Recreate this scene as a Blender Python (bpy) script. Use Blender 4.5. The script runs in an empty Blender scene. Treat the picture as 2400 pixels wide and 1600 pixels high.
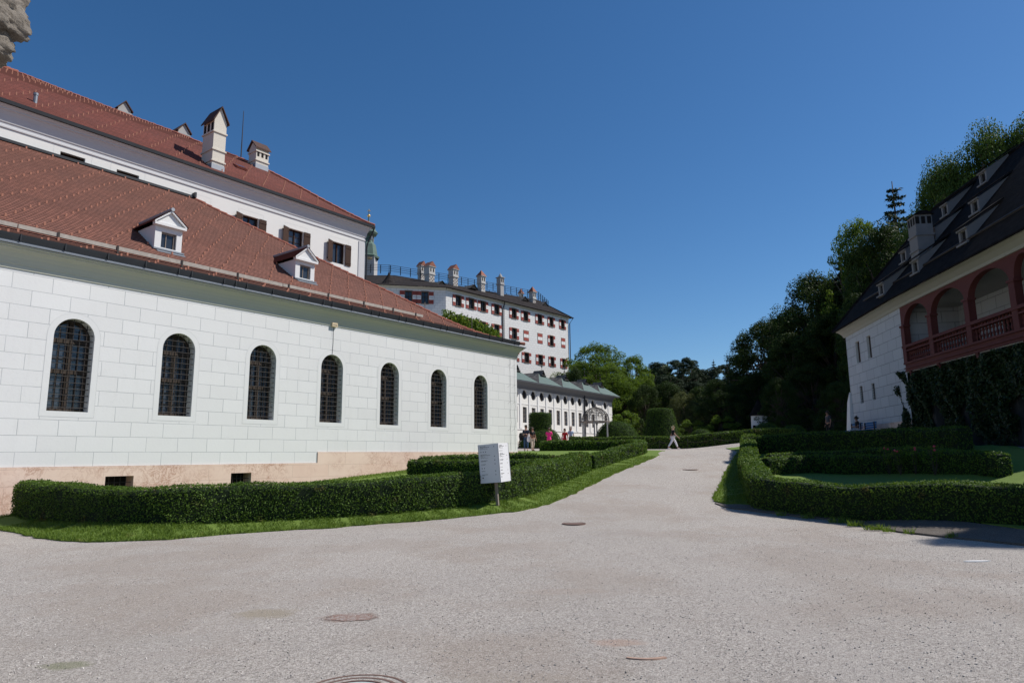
import bpy, bmesh, math, random
import numpy as np
from mathutils import Vector, Matrix
from mathutils.geometry import tessellate_polygon, delaunay_2d_cdt
random.seed(7); RNG = np.random.default_rng(7)
PI = math.pi; rad = math.radians
scene = bpy.context.scene
C = bpy.data.collections.new("place"); scene.collection.children.link(C)

# ------------------------------------------------------------------ camera and survey of the photograph
F, PIT, ROL, H = 1600., rad(9.65), rad(0.6), 1.6
_f = Vector((0, math.cos(PIT), math.sin(PIT))); _u = Vector((0, -math.sin(PIT), math.cos(PIT))); _r = Vector((1, 0, 0))
CR = _r*math.cos(ROL) - _u*math.sin(ROL); CU = _u*math.cos(ROL) + _r*math.sin(ROL)
CAM = Vector((0, 0, H))
def ray(px, py): return _f + CR*((px-1200)/F) + CU*((800-py)/F)
def atY(px, py, Y): r = ray(px, py); return CAM + r*(Y/r.y)
def onplane(px, py, p0, n): r = ray(px, py); return CAM + r*((p0-CAM).dot(n)/r.dot(n))
cam_d = bpy.data.cameras.new("camera"); cam = bpy.data.objects.new("camera", cam_d); C.objects.link(cam)
cam_d.lens = 24; cam_d.sensor_width = 36; cam_d.clip_end = 6000; cam_d.clip_start = 0.05
m = Matrix((CR, CU, -_f)).transposed().to_4x4(); m.translation = CAM; cam.matrix_world = m
scene.camera = cam

# ------------------------------------------------------------------ tagging / linking helpers
def tag(o, label=None, cat=None, group=None, kind=None):
    if label: o["label"] = label
    if cat: o["category"] = cat
    if group: o["group"] = group
    if kind: o["kind"] = kind
    return o
def thing(name, label, cat, loc=(0, 0, 0), group=None, rz=0):
    o = bpy.data.objects.new(name, None); C.objects.link(o); o.location = loc; o.rotation_euler = (0, 0, rz)
    o.empty_display_size = 0.2
    o["_l"] = 1
    del o["_l"]
    return tag(o, label, cat, group)
def origin_of(o):
    while o.parent: o = o.parent
    return Vector(o.location)
class MB:
    def __init__(s): s.v = []; s.f = []; s.uv = []; s.mi = []; s.has_uv = False
    def face(s, pts, uv=None, mi=0):
        b = len(s.v); s.v.extend([tuple(p) for p in pts]); s.f.append(tuple(range(b, b+len(pts))))
        if uv is not None: s.has_uv = True
        s.uv.append(uv); s.mi.append(mi)
    def raw(s, verts, faces, mi=0):
        b = len(s.v); s.v.extend([tuple(p) for p in verts])
        for f in faces: s.f.append(tuple(i+b for i in f)); s.uv.append(None); s.mi.append(mi)
    def hexa(s, p, mi=0, uvs=None):  # p: 8 points, bottom 4 then top 4 (ccw)
        s.raw(p, [(3, 2, 1, 0), (4, 5, 6, 7), (0, 1, 5, 4), (1, 2, 6, 5), (2, 3, 7, 6), (3, 0, 4, 7)], mi)
    def box(s, x0, x1, y0, y1, z0, z1, mi=0):
        s.hexa([(x0, y0, z0), (x1, y0, z0), (x1, y1, z0), (x0, y1, z0), (x0, y0, z1), (x1, y0, z1), (x1, y1, z1), (x0, y1, z1)], mi)
    def tube(s, pts, r, n=6, cap=True, mi=0):
        pts = [Vector(p) for p in pts]; rs = r if isinstance(r, (list, tuple)) else [r]*len(pts)
        rings = []; V = []
        for i, p in enumerate(pts):
            t = (pts[min(i+1, len(pts)-1)] - pts[max(i-1, 0)]); t = t.normalized() if t.length > 1e-9 else Vector((0, 0, 1))
            a = t.orthogonal().normalized() if abs(t.z) > .9 else t.cross(Vector((0, 0, 1))).normalized()
            b = t.cross(a)
            rings.append(len(V))
            for k in range(n):
                an = 2*PI*k/n; V.append(p + (a*math.cos(an) + b*math.sin(an))*rs[i])
        Fc = []
        for i in range(len(pts)-1):
            for k in range(n):
                Fc.append((i*n+k, i*n+(k+1) % n, (i+1)*n+(k+1) % n, (i+1)*n+k))
        if cap: Fc.append(tuple(range(n))[::-1]); Fc.append(tuple(range((len(pts)-1)*n, len(pts)*n)))
        s.raw(V, Fc, mi)
    def lathe(s, c, prof, n=16, mi=0, a0=0, a1=2*PI):
        V = []; Fc = []; full = abs(a1-a0-2*PI) < 1e-6; m_ = n if full else n+1
        for (r, z) in prof:
            for k in range(m_):
                an = a0+(a1-a0)*k/n; V.append((c[0]+r*math.cos(an), c[1]+r*math.sin(an), c[2]+z))
        for i in range(len(prof)-1):
            for k in range(n):
                k2 = (k+1) % m_
                Fc.append((i*m_+k, i*m_+k2, (i+1)*m_+k2, (i+1)*m_+k))
        s.raw(V, Fc, mi)
def obj(name, mb, mats, parent=None, smooth=False, recalc=True):
    me = bpy.data.meshes.new(name)
    off = origin_of(parent) if parent else Vector((0, 0, 0))
    vs = [(v[0]-off.x, v[1]-off.y, v[2]-off.z) for v in mb.v]
    me.from_pydata(vs, [], mb.f); me.update()
    mats = mats if isinstance(mats, (list, tuple)) else [mats]
    for mm in mats: me.materials.append(mm)
    if len(mats) > 1: me.polygons.foreach_set("material_index", mb.mi)
    if mb.has_uv:
        ul = me.uv_layers.new(name="UVMap"); k = 0
        for f, uv in zip(mb.f, mb.uv):
            for j in range(len(f)):
                if uv is not None: ul.data[k].uv = uv[j]
                k += 1
    elif recalc:
        bm = bmesh.new(); bm.from_mesh(me); bmesh.ops.recalc_face_normals(bm, faces=bm.faces); bm.to_mesh(me); bm.free()
    if smooth: me.polygons.foreach_set("use_smooth", [True]*len(me.polygons))
    o = bpy.data.objects.new(name, me); C.objects.link(o)
    if parent: o.parent = parent
    return o
def npobj(name, V, nper, mat, parent=None, uvrand=True):
    """V: (N*nper,3) float array, each consecutive nper verts form one face."""
    V = np.asarray(V, dtype=np.float32)
    if parent: V = V - np.array(origin_of(parent), dtype=np.float32)
    n = len(V)//nper; me = bpy.data.meshes.new(name)
    me.vertices.add(len(V)); me.vertices.foreach_set("co", V.ravel())
    me.loops.add(len(V)); me.loops.foreach_set("vertex_index", np.arange(len(V), dtype=np.int32))
    me.polygons.add(n); me.polygons.foreach_set("loop_start", np.arange(0, len(V), nper, dtype=np.int32))
    me.polygons.foreach_set("loop_total", np.full(n, nper, dtype=np.int32))
    if uvrand:
        a = me.attributes.new("rnd", 'FLOAT', 'FACE'); a.data.foreach_set("value", RNG.random(n).astype(np.float32))
    me.materials.append(mat); me.update(); me.validate()
    o = bpy.data.objects.new(name, me); C.objects.link(o)
    if parent: o.parent = parent
    return o
def leaf_quads(P, N, size, aspect=.55, tilt=.8):
    """leaf-shaped quads at points P with rough normals N"""
    n = len(P); N = N + RNG.normal(0, tilt, (n, 3)); N /= np.linalg.norm(N, axis=1)[:, None]+1e-9
    R = RNG.normal(0, 1, (n, 3)); A = np.cross(N, R); A /= np.linalg.norm(A, axis=1)[:, None]+1e-9
    B = np.cross(N, A); s = (size*(.6+.8*RNG.random(n)))[:, None] if np.isscalar(size) else (size*(.6+.8*RNG.random(n)))[:, None]
    V = np.stack([P-A*s*.5, P+B*s*aspect*.5, P+A*s*.5, P-B*s*aspect*.5], axis=1)
    return V.reshape(-1, 3)
class Fr:
    """wall frame: u along azimuth az, w outward (to the right of u), z absolute"""
    def __init__(s, P, az):
        a = rad(az); s.P = Vector((P[0], P[1], 0)); s.d = Vector((math.sin(a), math.cos(a), 0)); s.n = Vector((math.cos(a), -math.sin(a), 0)); s.az = az
    def p(s, u, w, z): return s.P + s.d*u + s.n*w + Vector((0, 0, z))
    def fit(s, px, py, w=0):
        q = onplane(px, py, s.P + s.n*w, s.n); return (q-s.P).dot(s.d), q.z
    def box(s, mb, u0, u1, w0, w1, z0, z1, mi=0):
        mb.hexa([s.p(u0, w1, z0), s.p(u1, w1, z0), s.p(u1, w0, z0), s.p(u0, w0, z0), s.p(u0, w1, z1), s.p(u1, w1, z1), s.p(u1, w0, z1), s.p(u0, w0, z1)], mi)
    def prism(s, mb, prof, u0, u1, mi=0):  # prof: closed (w,z) polygon extruded along u
        n = len(prof); V = [s.p(u0, w, z) for w, z in prof]+[s.p(u1, w, z) for w, z in prof]
        Fc = [(i, (i+1) % n, n+(i+1) % n, n+i) for i in range(n)]+[tuple(range(n))[::-1], tuple(range(n, 2*n))]
        mb.raw(V, Fc, mi)
    def wall(s, mb, outline, holes, w=0, depth=.35, uvo=(0, 0), mi=0, mir=1):
        """flat wall with holes at offset w; every hole gets a reveal going inwards"""
        def area(p): return sum(p[i][0]*p[(i+1) % len(p)][1]-p[(i+1) % len(p)][0]*p[i][1] for i in range(len(p)))
        loops = [outline]+holes; tri = tessellate_polygon([[Vector((a, b, 0)) for a, b in L] for L in loops])
        flat = [q for L in loops for q in L]
        for t in tri:
            q = [flat[i] for i in t]
            if area(q) < 0: q = q[::-1]
            mb.face([s.p(a, w, b) for a, b in q], [(a+uvo[0], b+uvo[1]) for a, b in q], mi)
        for L in holes:
            if area(L) < 0: L = L[::-1]
            for i in range(len(L)):
                a, b = L[i], L[(i+1) % len(L)]
                mb.face([s.p(b[0], w, b[1]), s.p(a[0], w, a[1]), s.p(a[0], w-depth, a[1]), s.p(b[0], w-depth, b[1])],
                        [(0.3, 0.2)]*4, mir)
def arch_loop(ul, ur, zb, zt, n=14):
    r = (ur-ul)/2; c = (ul+ur)/2; zc = zt-r; L = [(ul, zb), (ur, zb)]
    for i in range(n+1): a = PI*i/n; L.append((c+r*math.cos(a), zc+r*math.sin(a)))
    return L
def rect(ul, ur, zb, zt): return [(ul, zb), (ur, zb), (ur, zt), (ul, zt)]
def sstep(x): x = max(0., min(1., x)); return x*x*(3-2*x)

# ------------------------------------------------------------------ materials
class NT:
    def __init__(s, name):
        s.m = bpy.data.materials.new(name); s.m.use_nodes = True; s.t = s.m.node_tree; s.b = s.t.nodes["Principled BSDF"]
        s.b.inputs["Roughness"].default_value = .85; s.b.inputs["Specular IOR Level"].default_value = .3
    def n(s, t, **k):
        x = s.t.nodes.new(t)
        for a, v in k.items():
            if hasattr(x, a): setattr(x, a, v)
            else: x.inputs[a.replace('_', ' ')].default_value = v
        return x
    def l(s, a, b): s.t.links.new(a, b)
    def coord(s, kind="Object"): return s.n("ShaderNodeTexCoord").outputs[kind]
    def world(s): return s.n("ShaderNodeNewGeometry").outputs["Position"]
    def noise(s, scale, vec=None, detail=4, rough=.6, out="Fac", dist=0):
        x = s.n("ShaderNodeTexNoise"); x.inputs["Scale"].default_value = scale; x.inputs["Detail"].default_value = detail; x.inputs["Roughness"].default_value = rough; x.inputs["Distortion"].default_value = dist
        s.l(vec if vec is not None else s.world(), x.inputs["Vector"]); return x.outputs[out]
    def ramp(s, fac, stops, interp='LINEAR'):
        x = s.n("ShaderNodeValToRGB"); x.color_ramp.interpolation = interp; e = x.color_ramp.elements
        while len(e) > 1: e.remove(e[-1])
        e[0].position = stops[0][0]; e[0].color = tuple(stops[0][1])+(1,) if not isinstance(stops[0][1], (int, float)) else (stops[0][1],)*3+(1,)
        for p, c in stops[1:]:
            q = e.new(p); q.color = tuple(c)+(1,) if not isinstance(c, (int, float)) else (c,)*3+(1,)
        s.l(fac, x.inputs[0]); return x.outputs[0]
    def mix(s, fac, a, b, mode='MIX'):
        x = s.n("ShaderNodeMix", data_type='RGBA', blend_type=mode)
        for v, i in ((fac, 0), (a, 6), (b, 7)):
            if isinstance(v, (int, float)): x.inputs[i].default_value = v
            elif isinstance(v, tuple): x.inputs[i].default_value = v+(1,)
            else: s.l(v, x.inputs[i])
        return x.outputs[2]
    def math(s, op, a, b=None, clamp=False):
        x = s.n("ShaderNodeMath", operation=op); x.use_clamp = clamp
        for v, i in ((a, 0), (b, 1)):
            if v is None: continue
            if isinstance(v, (int, float)): x.inputs[i].default_value = v
            else: s.l(v, x.inputs[i])
        return x.outputs[0]
    def bump(s, h, strength=.5, dist=.02, prev=None):
        x = s.n("ShaderNodeBump"); x.inputs["Strength"].default_value = strength; x.inputs["Distance"].default_value = dist
        s.l(h, x.inputs["Height"])
        if prev is not None: s.l(prev, x.inputs["Normal"])
        s.l(x.outputs[0], s.b.inputs["Normal"]); return x.outputs[0]
    def col(s, c):
        if isinstance(c, tuple): s.b.inputs["Base Color"].default_value = c+(1,)
        else: s.l(c, s.b.inputs["Base Color"])
    def set(s, **k):
        for a, v in k.items(): s.b.inputs[a.replace('_', ' ')].default_value = v
        return s
def plain(name, c, rough=.8, metal=0, var=.12, scale=3., bump=0., bs=40.):
    t = NT(name); t.set(Roughness=rough, Metallic=metal)
    f = t.noise(scale, detail=5)
    t.col(t.mix(f, tuple(x*(1-var) for x in c), tuple(min(1, x*(1+var)) for x in c)))
    if bump: t.bump(t.noise(bs, detail=4), bump, .01)
    return t.m
def ashlar(name, base, line, bw=1.03, bh=.467, mort=.011, su=-.175, sz=-.042, weather=.05, streak=.0):
    t = NT(name); uv = t.n("ShaderNodeUVMap", uv_map="UVMap").outputs[0]
    mp = t.n("ShaderNodeMapping"); mp.inputs["Location"].default_value = (su, sz, 0); t.l(uv, mp.inputs["Vector"])
    # wobble makes the scratched joint lines hand drawn
    nz = t.noise(.9, t.world(), 2, .5, "Color"); wob = t.mix(.018, mp.outputs[0], nz, 'ADD')
    b = t.n("ShaderNodeTexBrick"); b.offset = .5; b.inputs["Scale"].default_value = 1; b.inputs["Brick Width"].default_value = bw; b.inputs["Row Height"].default_value = bh
    b.inputs["Mortar Size"].default_value = mort; b.inputs["Mortar Smooth"].default_value = .3
    b.inputs["Color1"].default_value = (0, 0, 0, 1); b.inputs["Color2"].default_value = (1, 1, 1, 1); b.inputs["Mortar"].default_value = (.5, .5, .5, 1)
    t.l(wob, b.inputs["Vector"])
    big = t.noise(.35, detail=5); tone = t.mix(big, tuple(x*(1-weather) for x in base), tuple(min(1, x*(1+weather)) for x in base))
    tone = t.mix(.05, tone, b.outputs["Color"], 'OVERLAY')
    dirt = t.ramp(t.noise(2.2, detail=8, rough=.75), [(.55, 0.), (.8, 1.)])
    tone = t.mix(t.math('MULTIPLY', dirt, .10+streak), tone, (base[0]*.72, base[1]*.7, base[2]*.66))
    lf = t.math('MULTIPLY', b.outputs["Fac"], t.ramp(t.noise(1.3, detail=3), [(.3, .55), (.6, 1.)]))
    sm = t.n("ShaderNodeMapping"); sm.inputs["Scale"].default_value = (5, 5, .35); t.l(t.world(), sm.inputs["Vector"])
    stk = t.ramp(t.noise(1.0, sm.outputs[0], 6, .7), [(.52, 0.), (.75, 1.)]); patchy = t.ramp(t.noise(.22, detail=4), [(.45, 0.), (.65, 1.)])
    tone = t.mix(t.math('MULTIPLY', t.math('MULTIPLY', stk, patchy), .16+streak), tone, (base[0]*.70, base[1]*.69, base[2]*.66))
    crk = t.ramp(t.noise(1.1, detail=9, rough=.6, dist=1.5), [(.495, 0.), (.5, 1.), (.505, 0.)]); tone = t.mix(t.math('MULTIPLY', t.math('MULTIPLY', crk, patchy), .25), tone, line)
    t.col(t.mix(lf, tone, line))
    h = t.math('SUBTRACT', t.noise(14, detail=6), t.math('MULTIPLY', b.outputs["Fac"], .8))
    t.bump(h, .25, .01)
    return t.m
M = {}
M['ashlar'] = ashlar("painted_ashlar", (.685, .678, .672), (.40, .41, .42))
M['ashlar_castle'] = ashlar("castle_ashlar", (.69, .675, .65), (.42, .40, .38), bw=.85, bh=.42, mort=.022, weather=.08, streak=.1)
M['ashlar_gallery'] = ashlar("gallery_ashlar", (.47, .485, .51), (.2, .21, .23), bw=1.25, bh=.6, mort=.02, weather=.07, streak=.1)  # white wall greyed, the building's shade put into its base colour
M['ashplain'] = plain("smooth_white_border", (.675, .67, .663), .9, var=.03, bump=.1, bs=25)
M['greycove'] = plain("shade_grey_cornice", (.52, .52, .53), .9, var=.05)  # white cornice greyed, shade under the eaves put into the colour
M['white'] = plain("white_plaster", (.69, .685, .675), .9, var=.04, bump=.2, bs=25)
M['reveal'] = plain("white_reveal", (.70, .69, .66), .9, var=.05, bump=.2, bs=25)
M['cream'] = plain("cream_plaster", (.62, .57, .49), .9, var=.06, scale=.8, bump=.2, bs=20)
M['whitewarm'] = plain("warm_white_plaster", (.69, .675, .645), .9, var=.04, scale=.6, bump=.25, bs=18)
M['cove'] = plain("cove_plaster", (.50, .495, .42), .9, var=.05, scale=.7, bump=.1)  # plaster darkened so the cove carries its eaves shade
M['outline'] = plain("incised_outline", (.60, .60, .59), .9)
M['lead'] = plain("lead_sheet", (.20, .22, .25), .55, .3, var=.25, scale=2.5, bump=.1)
M['gutter'] = plain("dark_gutter", (.028, .03, .034), .5, .2, var=.3, scale=2)
M['zinc'] = plain("zinc_flashing", (.30, .32, .35), .6, .2, var=.1)
M['iron'] = plain("iron_bar", (.045, .038, .035), .7, .2, var=.35, scale=9)
M['oldwood'] = plain("grey_wood", (.36, .33, .29), .85, var=.4, scale=7, bump=.3)
M['paintwood'] = plain("dark_window_wood", (.04, .028, .02), .7, var=.35, scale=6)
M['rustpost'] = plain("weathered_wood", (.24, .2, .17), .85, var=.25, scale=8)
M['brownwood'] = plain("brown_shutter_wood", (.042, .018, .010), .8, var=.45, scale=9, bump=.3)
def glassm(name, c, rough=.12):
    t = NT(name); t.set(Roughness=rough); t.b.inputs["Specular IOR Level"].default_value = .6
    f = t.noise(1.7, detail=3); t.col(t.mix(f, tuple(x*.5 for x in c), c)); t.bump(t.noise(3.5, detail=2), .12, .02); return t.m
M['glass'] = glassm("dark_window_glass", (.035, .042, .055))
M['glassblue'] = glassm("old_window_glass", (.06, .075, .1))
M['void'] = plain("dark_opening", (.012, .011, .01), .95)
M['redsh'] = plain("red_shutter_paint", (.30, .062, .045), .7, var=.2, scale=2)
M['whitesh'] = plain("white_shutter_paint", (.72, .71, .68), .7, var=.05)
M['stoneframe'] = plain("brown_stone_frame", (.17, .125, .095), .85, var=.2)
M['redwood'] = plain("red_gallery_wood", (.115, .032, .029), .75, var=.22, scale=1.6, bump=.2)
M['concrete'] = plain("grey_render", (.36, .35, .34), .9, var=.15, scale=2, bump=.3)
M['gold'] = plain("gilt", (.8, .55, .2), .35, .8)
M['bark'] = plain("tree_bark", (.07, .055, .042), .95, var=.4, scale=6, bump=.6, bs=12)
M['blue'] = plain("blue_bench_paint", (.02, .12, .30), .8, var=.15)
M['black'] = plain("black_paint", (.02, .02, .02), .6)
M['signface'] = plain("white_sign_panel", (.66, .66, .67), .45, var=.02)
M['ink'] = plain("dark_ink", (.04, .04, .045), .6)
M['beige'] = plain("beige_plastic", (.62, .5, .32), .6, var=.06)
M['cast'] = plain("rusty_cast_iron", (.16, .10, .08), .75, .2, var=.35, scale=14, bump=.4, bs=60)
M['lid'] = plain("pale_manhole_concrete", (.42, .43, .44), .8, var=.15, scale=20, bump=.3, bs=90)
# pink plinth stone
t = NT("pink_marble"); vn = t.noise(3.2, detail=7, rough=.7, dist=1.2)
veins = t.ramp(vn, [(.40, 0.), (.47, .2), (.5, 1.), (.53, .2), (.6, 0.)])
vn2 = t.ramp(t.noise(.8, detail=3), [(.42, .0), (.62, 1.)])
uvp = t.n("ShaderNodeUVMap", uv_map="UVMap").outputs[0]
bk = t.n("ShaderNodeTexBrick"); bk.inputs["Scale"].default_value = 1; bk.inputs["Brick Width"].default_value = 1.7; bk.inputs["Row Height"].default_value = .47; bk.inputs["Mortar Size"].default_value = .006
bk.inputs["Color1"].default_value = (.62, .43, .345, 1); bk.inputs["Color2"].default_value = (.66, .50, .41, 1); bk.inputs["Mortar"].default_value = (.32, .2, .15, 1)
t.l(uvp, bk.inputs["Vector"])
base = t.mix(t.noise(1.1, detail=5), bk.outputs["Color"], (.76, .59, .49)); t.l(bk.outputs["Color"], base.node.inputs[6])
spots = t.ramp(t.noise(9, detail=6, rough=.75), [(.57, 0.), (.68, 1.)])
c1 = t.mix(t.math('MULTIPLY', veins, t.math('MULTIPLY', vn2, .85)), base, (.34, .15, .09)); c1 = t.mix(t.math('MULTIPLY', spots, t.math('MULTIPLY', vn2, .6)), c1, (.30, .12, .07))
t.col(c1); t.bump(vn, .15, .01); M['marble'] = t.m
# roof tiles (UV in metres)
def tilemat(name, c, bw, dark, stripe=.0, patina=.22):
    t = NT(name); uv = t.n("ShaderNodeUVMap", uv_map="UVMap").outputs[0]
    b = t.n("ShaderNodeTexBrick"); b.offset = .5; b.inputs["Scale"].default_value = 1; b.inputs["Brick Width"].default_value = bw; b.inputs["Row Height"].default_value = 100.
    sp = t.n("ShaderNodeSeparateXYZ"); t.l(uv, sp.inputs[0])
    # per-tile coordinates: u shifts by half a tile on odd rows (row index in v)
    row = t.math('FLOOR', sp.outputs[1]); half = t.math('MULTIPLY', t.math('MODULO', row, 2.), .5)
    uu = t.math('ADD', t.math('DIVIDE', sp.outputs[0], bw), half); fu = t.math('FRACT', uu); iu = t.math('FLOOR', uu)
    cmb = t.n("ShaderNodeCombineXYZ"); t.l(iu, cmb.inputs[0]); t.l(row, cmb.inputs[1])
    wn = t.n("ShaderNodeTexWhiteNoise", noise_dimensions='2D'); t.l(cmb.outputs[0], wn.inputs["Vector"])
    edge = t.math('ABSOLUTE', t.math('SUBTRACT', fu, .5))  # .5 at tile joints
    gap = t.ramp(edge, [(.40, 0.), (.48, 1.)])
    tone = t.mix(wn.outputs["Value"], tuple(x*.80 for x in c), tuple(min(1, x*1.22) for x in c))
    tone = t.mix(t.math('MULTIPLY', t.ramp(t.noise(.5, detail=5), [(.35, 0.), (.7, 1.)]), patina*2), tone, tuple(x*.6+.02 for x in c))
    t.col(t.mix(t.math('MULTIPLY', gap, dark), tone, tuple(x*.25 for x in c)))
    t.bump(t.math('SUBTRACT', t.math('MULTIPLY', t.noise(30, detail=3), .25), t.math('MULTIPLY', t.math('POWER', t.math('MULTIPLY', edge, 2.), 3.), 1.)), .5, .02)
    t.set(Roughness=.8); return t.m
M['tile'] = tilemat("red_clay_tiles", (.225, .092, .064), .2, .85)
M['tile_high'] = tilemat("dark_red_tiles", (.165, .046, .032), .22, .5, patina=.16)
M['ridge'] = plain("ridge_tiles", (.34, .12, .08), .8, var=.25, scale=4)
M['capd'] = plain("brown_shaded_cap_tiles", (.075, .04, .032), .85, var=.35, scale=5)  # dark brown tiles, made darker still for the shaded slope
M['dimdormer'] = plain("shade_dimmed_render", (.20, .195, .195), .9, var=.2, scale=2)  # grey render darkened, shade of dormers and chimney put into the colour
M['chim'] = plain("aged_chimney_plaster", (.46, .44, .41), .9, var=.12, scale=1.5, bump=.2)
M['castlecap'] = plain("castle_cap_tiles", (.26, .10, .065), .85, var=.3, scale=3)
M['hallcove'] = plain("shadow_grey_cove", (.15, .16, .18), .9, var=.1)  # deep shade under the hall eaves, painted as dark grey
M['domewire'] = plain("dark_rusty_wire", (.10, .085, .075), .8, .1, var=.3, scale=9)
M['dimwall'] = plain("shade_dim_wall", (.075, .072, .07), .9, var=.2, scale=2, bump=.3)  # wall colour lowered so gaps in the ivy look shaded
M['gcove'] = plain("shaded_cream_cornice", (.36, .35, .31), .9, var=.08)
M['hook'] = plain("snow_hook_tiles", (.34, .15, .10), .8, var=.2, scale=4)
def shingle(name, c):
    t = NT(name); mp = t.n("ShaderNodeMapping"); mp.inputs["Scale"].default_value = (1, 1, 2.2); t.l(t.world(), mp.inputs["Vector"])
    v = t.n("ShaderNodeTexVoronoi"); v.inputs["Scale"].default_value = 3.2; t.l(mp.outputs[0], v.inputs["Vector"])
    f = t.n("ShaderNodeSeparateColor"); t.l(v.outputs["Color"], f.inputs[0])
    tone = t.mix(f.outputs[0], tuple(x*.55 for x in c), tuple(x*1.6 for x in c)); tone = t.mix(t.noise(.3, detail=5), tone, tuple(x*.7 for x in c))
    t.col(tone); t.bump(f.outputs[1], .6, .04); t.set(Roughness=1.); t.b.inputs["Specular IOR Level"].default_value = .05; return t.m
M['shingle'] = shingle("weathered_shingles", (.036, .031, .030))
M['shingle_light'] = shingle("grey_shingles", (.12, .115, .11))
M['slate'] = shingle("dark_gallery_shingles", (.016, .014, .014))
t = NT("green_copper"); t.set(Roughness=.6)
uv = t.n("ShaderNodeUVMap", uv_map="UVMap").outputs[0]; sp = t.n("ShaderNodeSeparateXYZ"); t.l(uv, sp.inputs[0])
fr_ = t.math('FRACT', t.math('DIVIDE', sp.outputs[0], .42)); st = t.ramp(fr_, [(0., 1.), (.12, 1.), (.2, 0.), (.9, 0.), (1., 1.)])
cc = t.mix(t.noise(1.4, detail=6), (.055, .095, .085), (.11, .165, .145)); t.col(t.mix(t.math('MULTIPLY', st, .75), cc, (.06, .09, .085))); t.bump(st, .6, .03); M['copper'] = t.m
M['copper_dim'] = plain("dull_copper_patina", (.09, .14, .115), .7, var=.35, scale=1.5)
M['copper_plain'] = plain("copper_patina", (.16, .24, .20), .6, var=.35, scale=1.5)
# gravel
t = NT("gravel"); t.set(Roughness=.95); w = t.world()
v = t.n("ShaderNodeTexVoronoi"); v.inputs["Scale"].default_value = 95; t.l(w, v.inputs["Vector"]); sc = t.n("ShaderNodeSeparateColor"); t.l(v.outputs["Color"], sc.inputs[0])
v2 = t.n("ShaderNodeTexVoronoi"); v2.inputs["Scale"].default_value = 46; t.l(w, v2.inputs["Vector"]); sc2 = t.n("ShaderNodeSeparateColor"); t.l(v2.outputs["Color"], sc2.inputs[0])
peb = t.ramp(sc.outputs[0], [(0., (.07, .065, .063)), (.2, (.25, .228, .212)), (.55, (.40, .366, .340)), (.85, (.56, .52, .49)), (1., (.82, .78, .75))])
peb2 = t.ramp(sc2.outputs[1], [(0., (.10, .092, .09)), (.12, (.30, .275, .256)), (.8, (.46, .425, .40)), (1., (.72, .68, .65))])
g = t.mix(.4, peb, peb2)
big = t.noise(.28, detail=6, rough=.6); g = t.mix(t.math('MULTIPLY', t.ramp(big, [(.47, 0.), (.57, 1.)]), .8), g, t.mix(.55, g, (.30, .245, .205)))
mid = t.noise(1.3, detail=5); g = t.mix(t.math('MULTIPLY', t.ramp(mid, [(.5, 0.), (.75, 1.)]), .35), g, (.37, .35, .34))
dust = t.ramp(t.noise(.09, detail=3), [(.4, 0.), (.6, 1.)]); g = t.mix(t.math('MULTIPLY', dust, .2), g, (.25, .24, .235))
trk = t.n("ShaderNodeMapping"); trk.inputs["Rotation"].default_value = (0, 0, rad(-17)); trk.inputs["Scale"].default_value = (1.1, .07, 1); t.l(w, trk.inputs["Vector"])
tr_ = t.ramp(t.noise(1.0, trk.outputs[0], 4, .6), [(.50, 0.), (.62, 1.)]); g = t.mix(t.math('MULTIPLY', tr_, .55), g, t.mix(.5, g, (.42, .39, .37)))
def stain(cx, cy, rx, ry, c_, amt):
    global g
    mp_ = t.n("ShaderNodeMapping"); mp_.inputs["Location"].default_value = (-cx/rx, -cy/ry, 0); mp_.inputs["Scale"].default_value = (1/rx, 1/ry, 0); t.l(w, mp_.inputs["Vector"])
    ln = t.n("ShaderNodeVectorMath", operation='LENGTH'); t.l(mp_.outputs[0], ln.inputs[0]); d_ = t.math('ADD', ln.outputs["Value"], t.math('MULTIPLY', t.math('SUBTRACT', t.noise(7, detail=6, rough=.7), .5), 1.3))
    g = t.mix(t.math('MULTIPLY', t.ramp(d_, [(.55, 1.), (1.05, 0.)]), amt), g, c_)
def gp(px, py): q = CAM + ray(px, py)*((-.1-H)/ray(px, py).z); return q.x, q.y
for px_, py_, rx_, ry_, c_, am_ in ((620, 1437, .42, .30, (.30, .26, .20), .8), (155, 1558, .24, .16, (.16, .18, .08), .6), (820, 1446, .36, .24, (.20, .11, .08), .75), (1320, 1385, .7, .25, (.34, .28, .24), .35), (1450, 1505, .30, .16, (.40, .27, .21), .55), (1195, 1590, .6, .2, (.35, .30, .25), .3), (300, 1500, 1.2, .3, (.36, .34, .32), .3)):
    stain(*gp(px_, py_), rx_, ry_, c_, am_)
t.col(g); fine = t.noise(150, detail=3, rough=.7); hh = t.math('ADD', t.math('MULTIPLY', fine, 1.5), t.math('MULTIPLY', t.noise(48, detail=3), .9)); hh = t.math('ADD', hh, t.math('MULTIPLY', t.noise(1.6, detail=4), 1.2)); g2_ = t.mix(t.ramp(fine, [(.34, 1.), (.5, 0.)]), g, t.mix(.65, g, (.06, .055, .052))); g3_ = t.mix(t.ramp(t.noise(118, detail=2, rough=.6), [(.60, 0.), (.70, 1.)]), g2_, (.66, .63, .60)); t.col(t.mix(1., g3_, (1.02, .995, .955), 'MULTIPLY'))
t.bump(hh, .7, .014); M['gravel'] = t.m
M['pebble'] = (lambda t: (t.col(t.ramp(t.n("ShaderNodeAttribute", attribute_name="rnd").outputs["Fac"], [(0., (.14, .13, .125)), (.15, (.28, .26, .25)), (.7, (.42, .39, .37)), (1., (.70, .67, .64))])), t.m)[1])(NT("loose_pebbles"))
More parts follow.
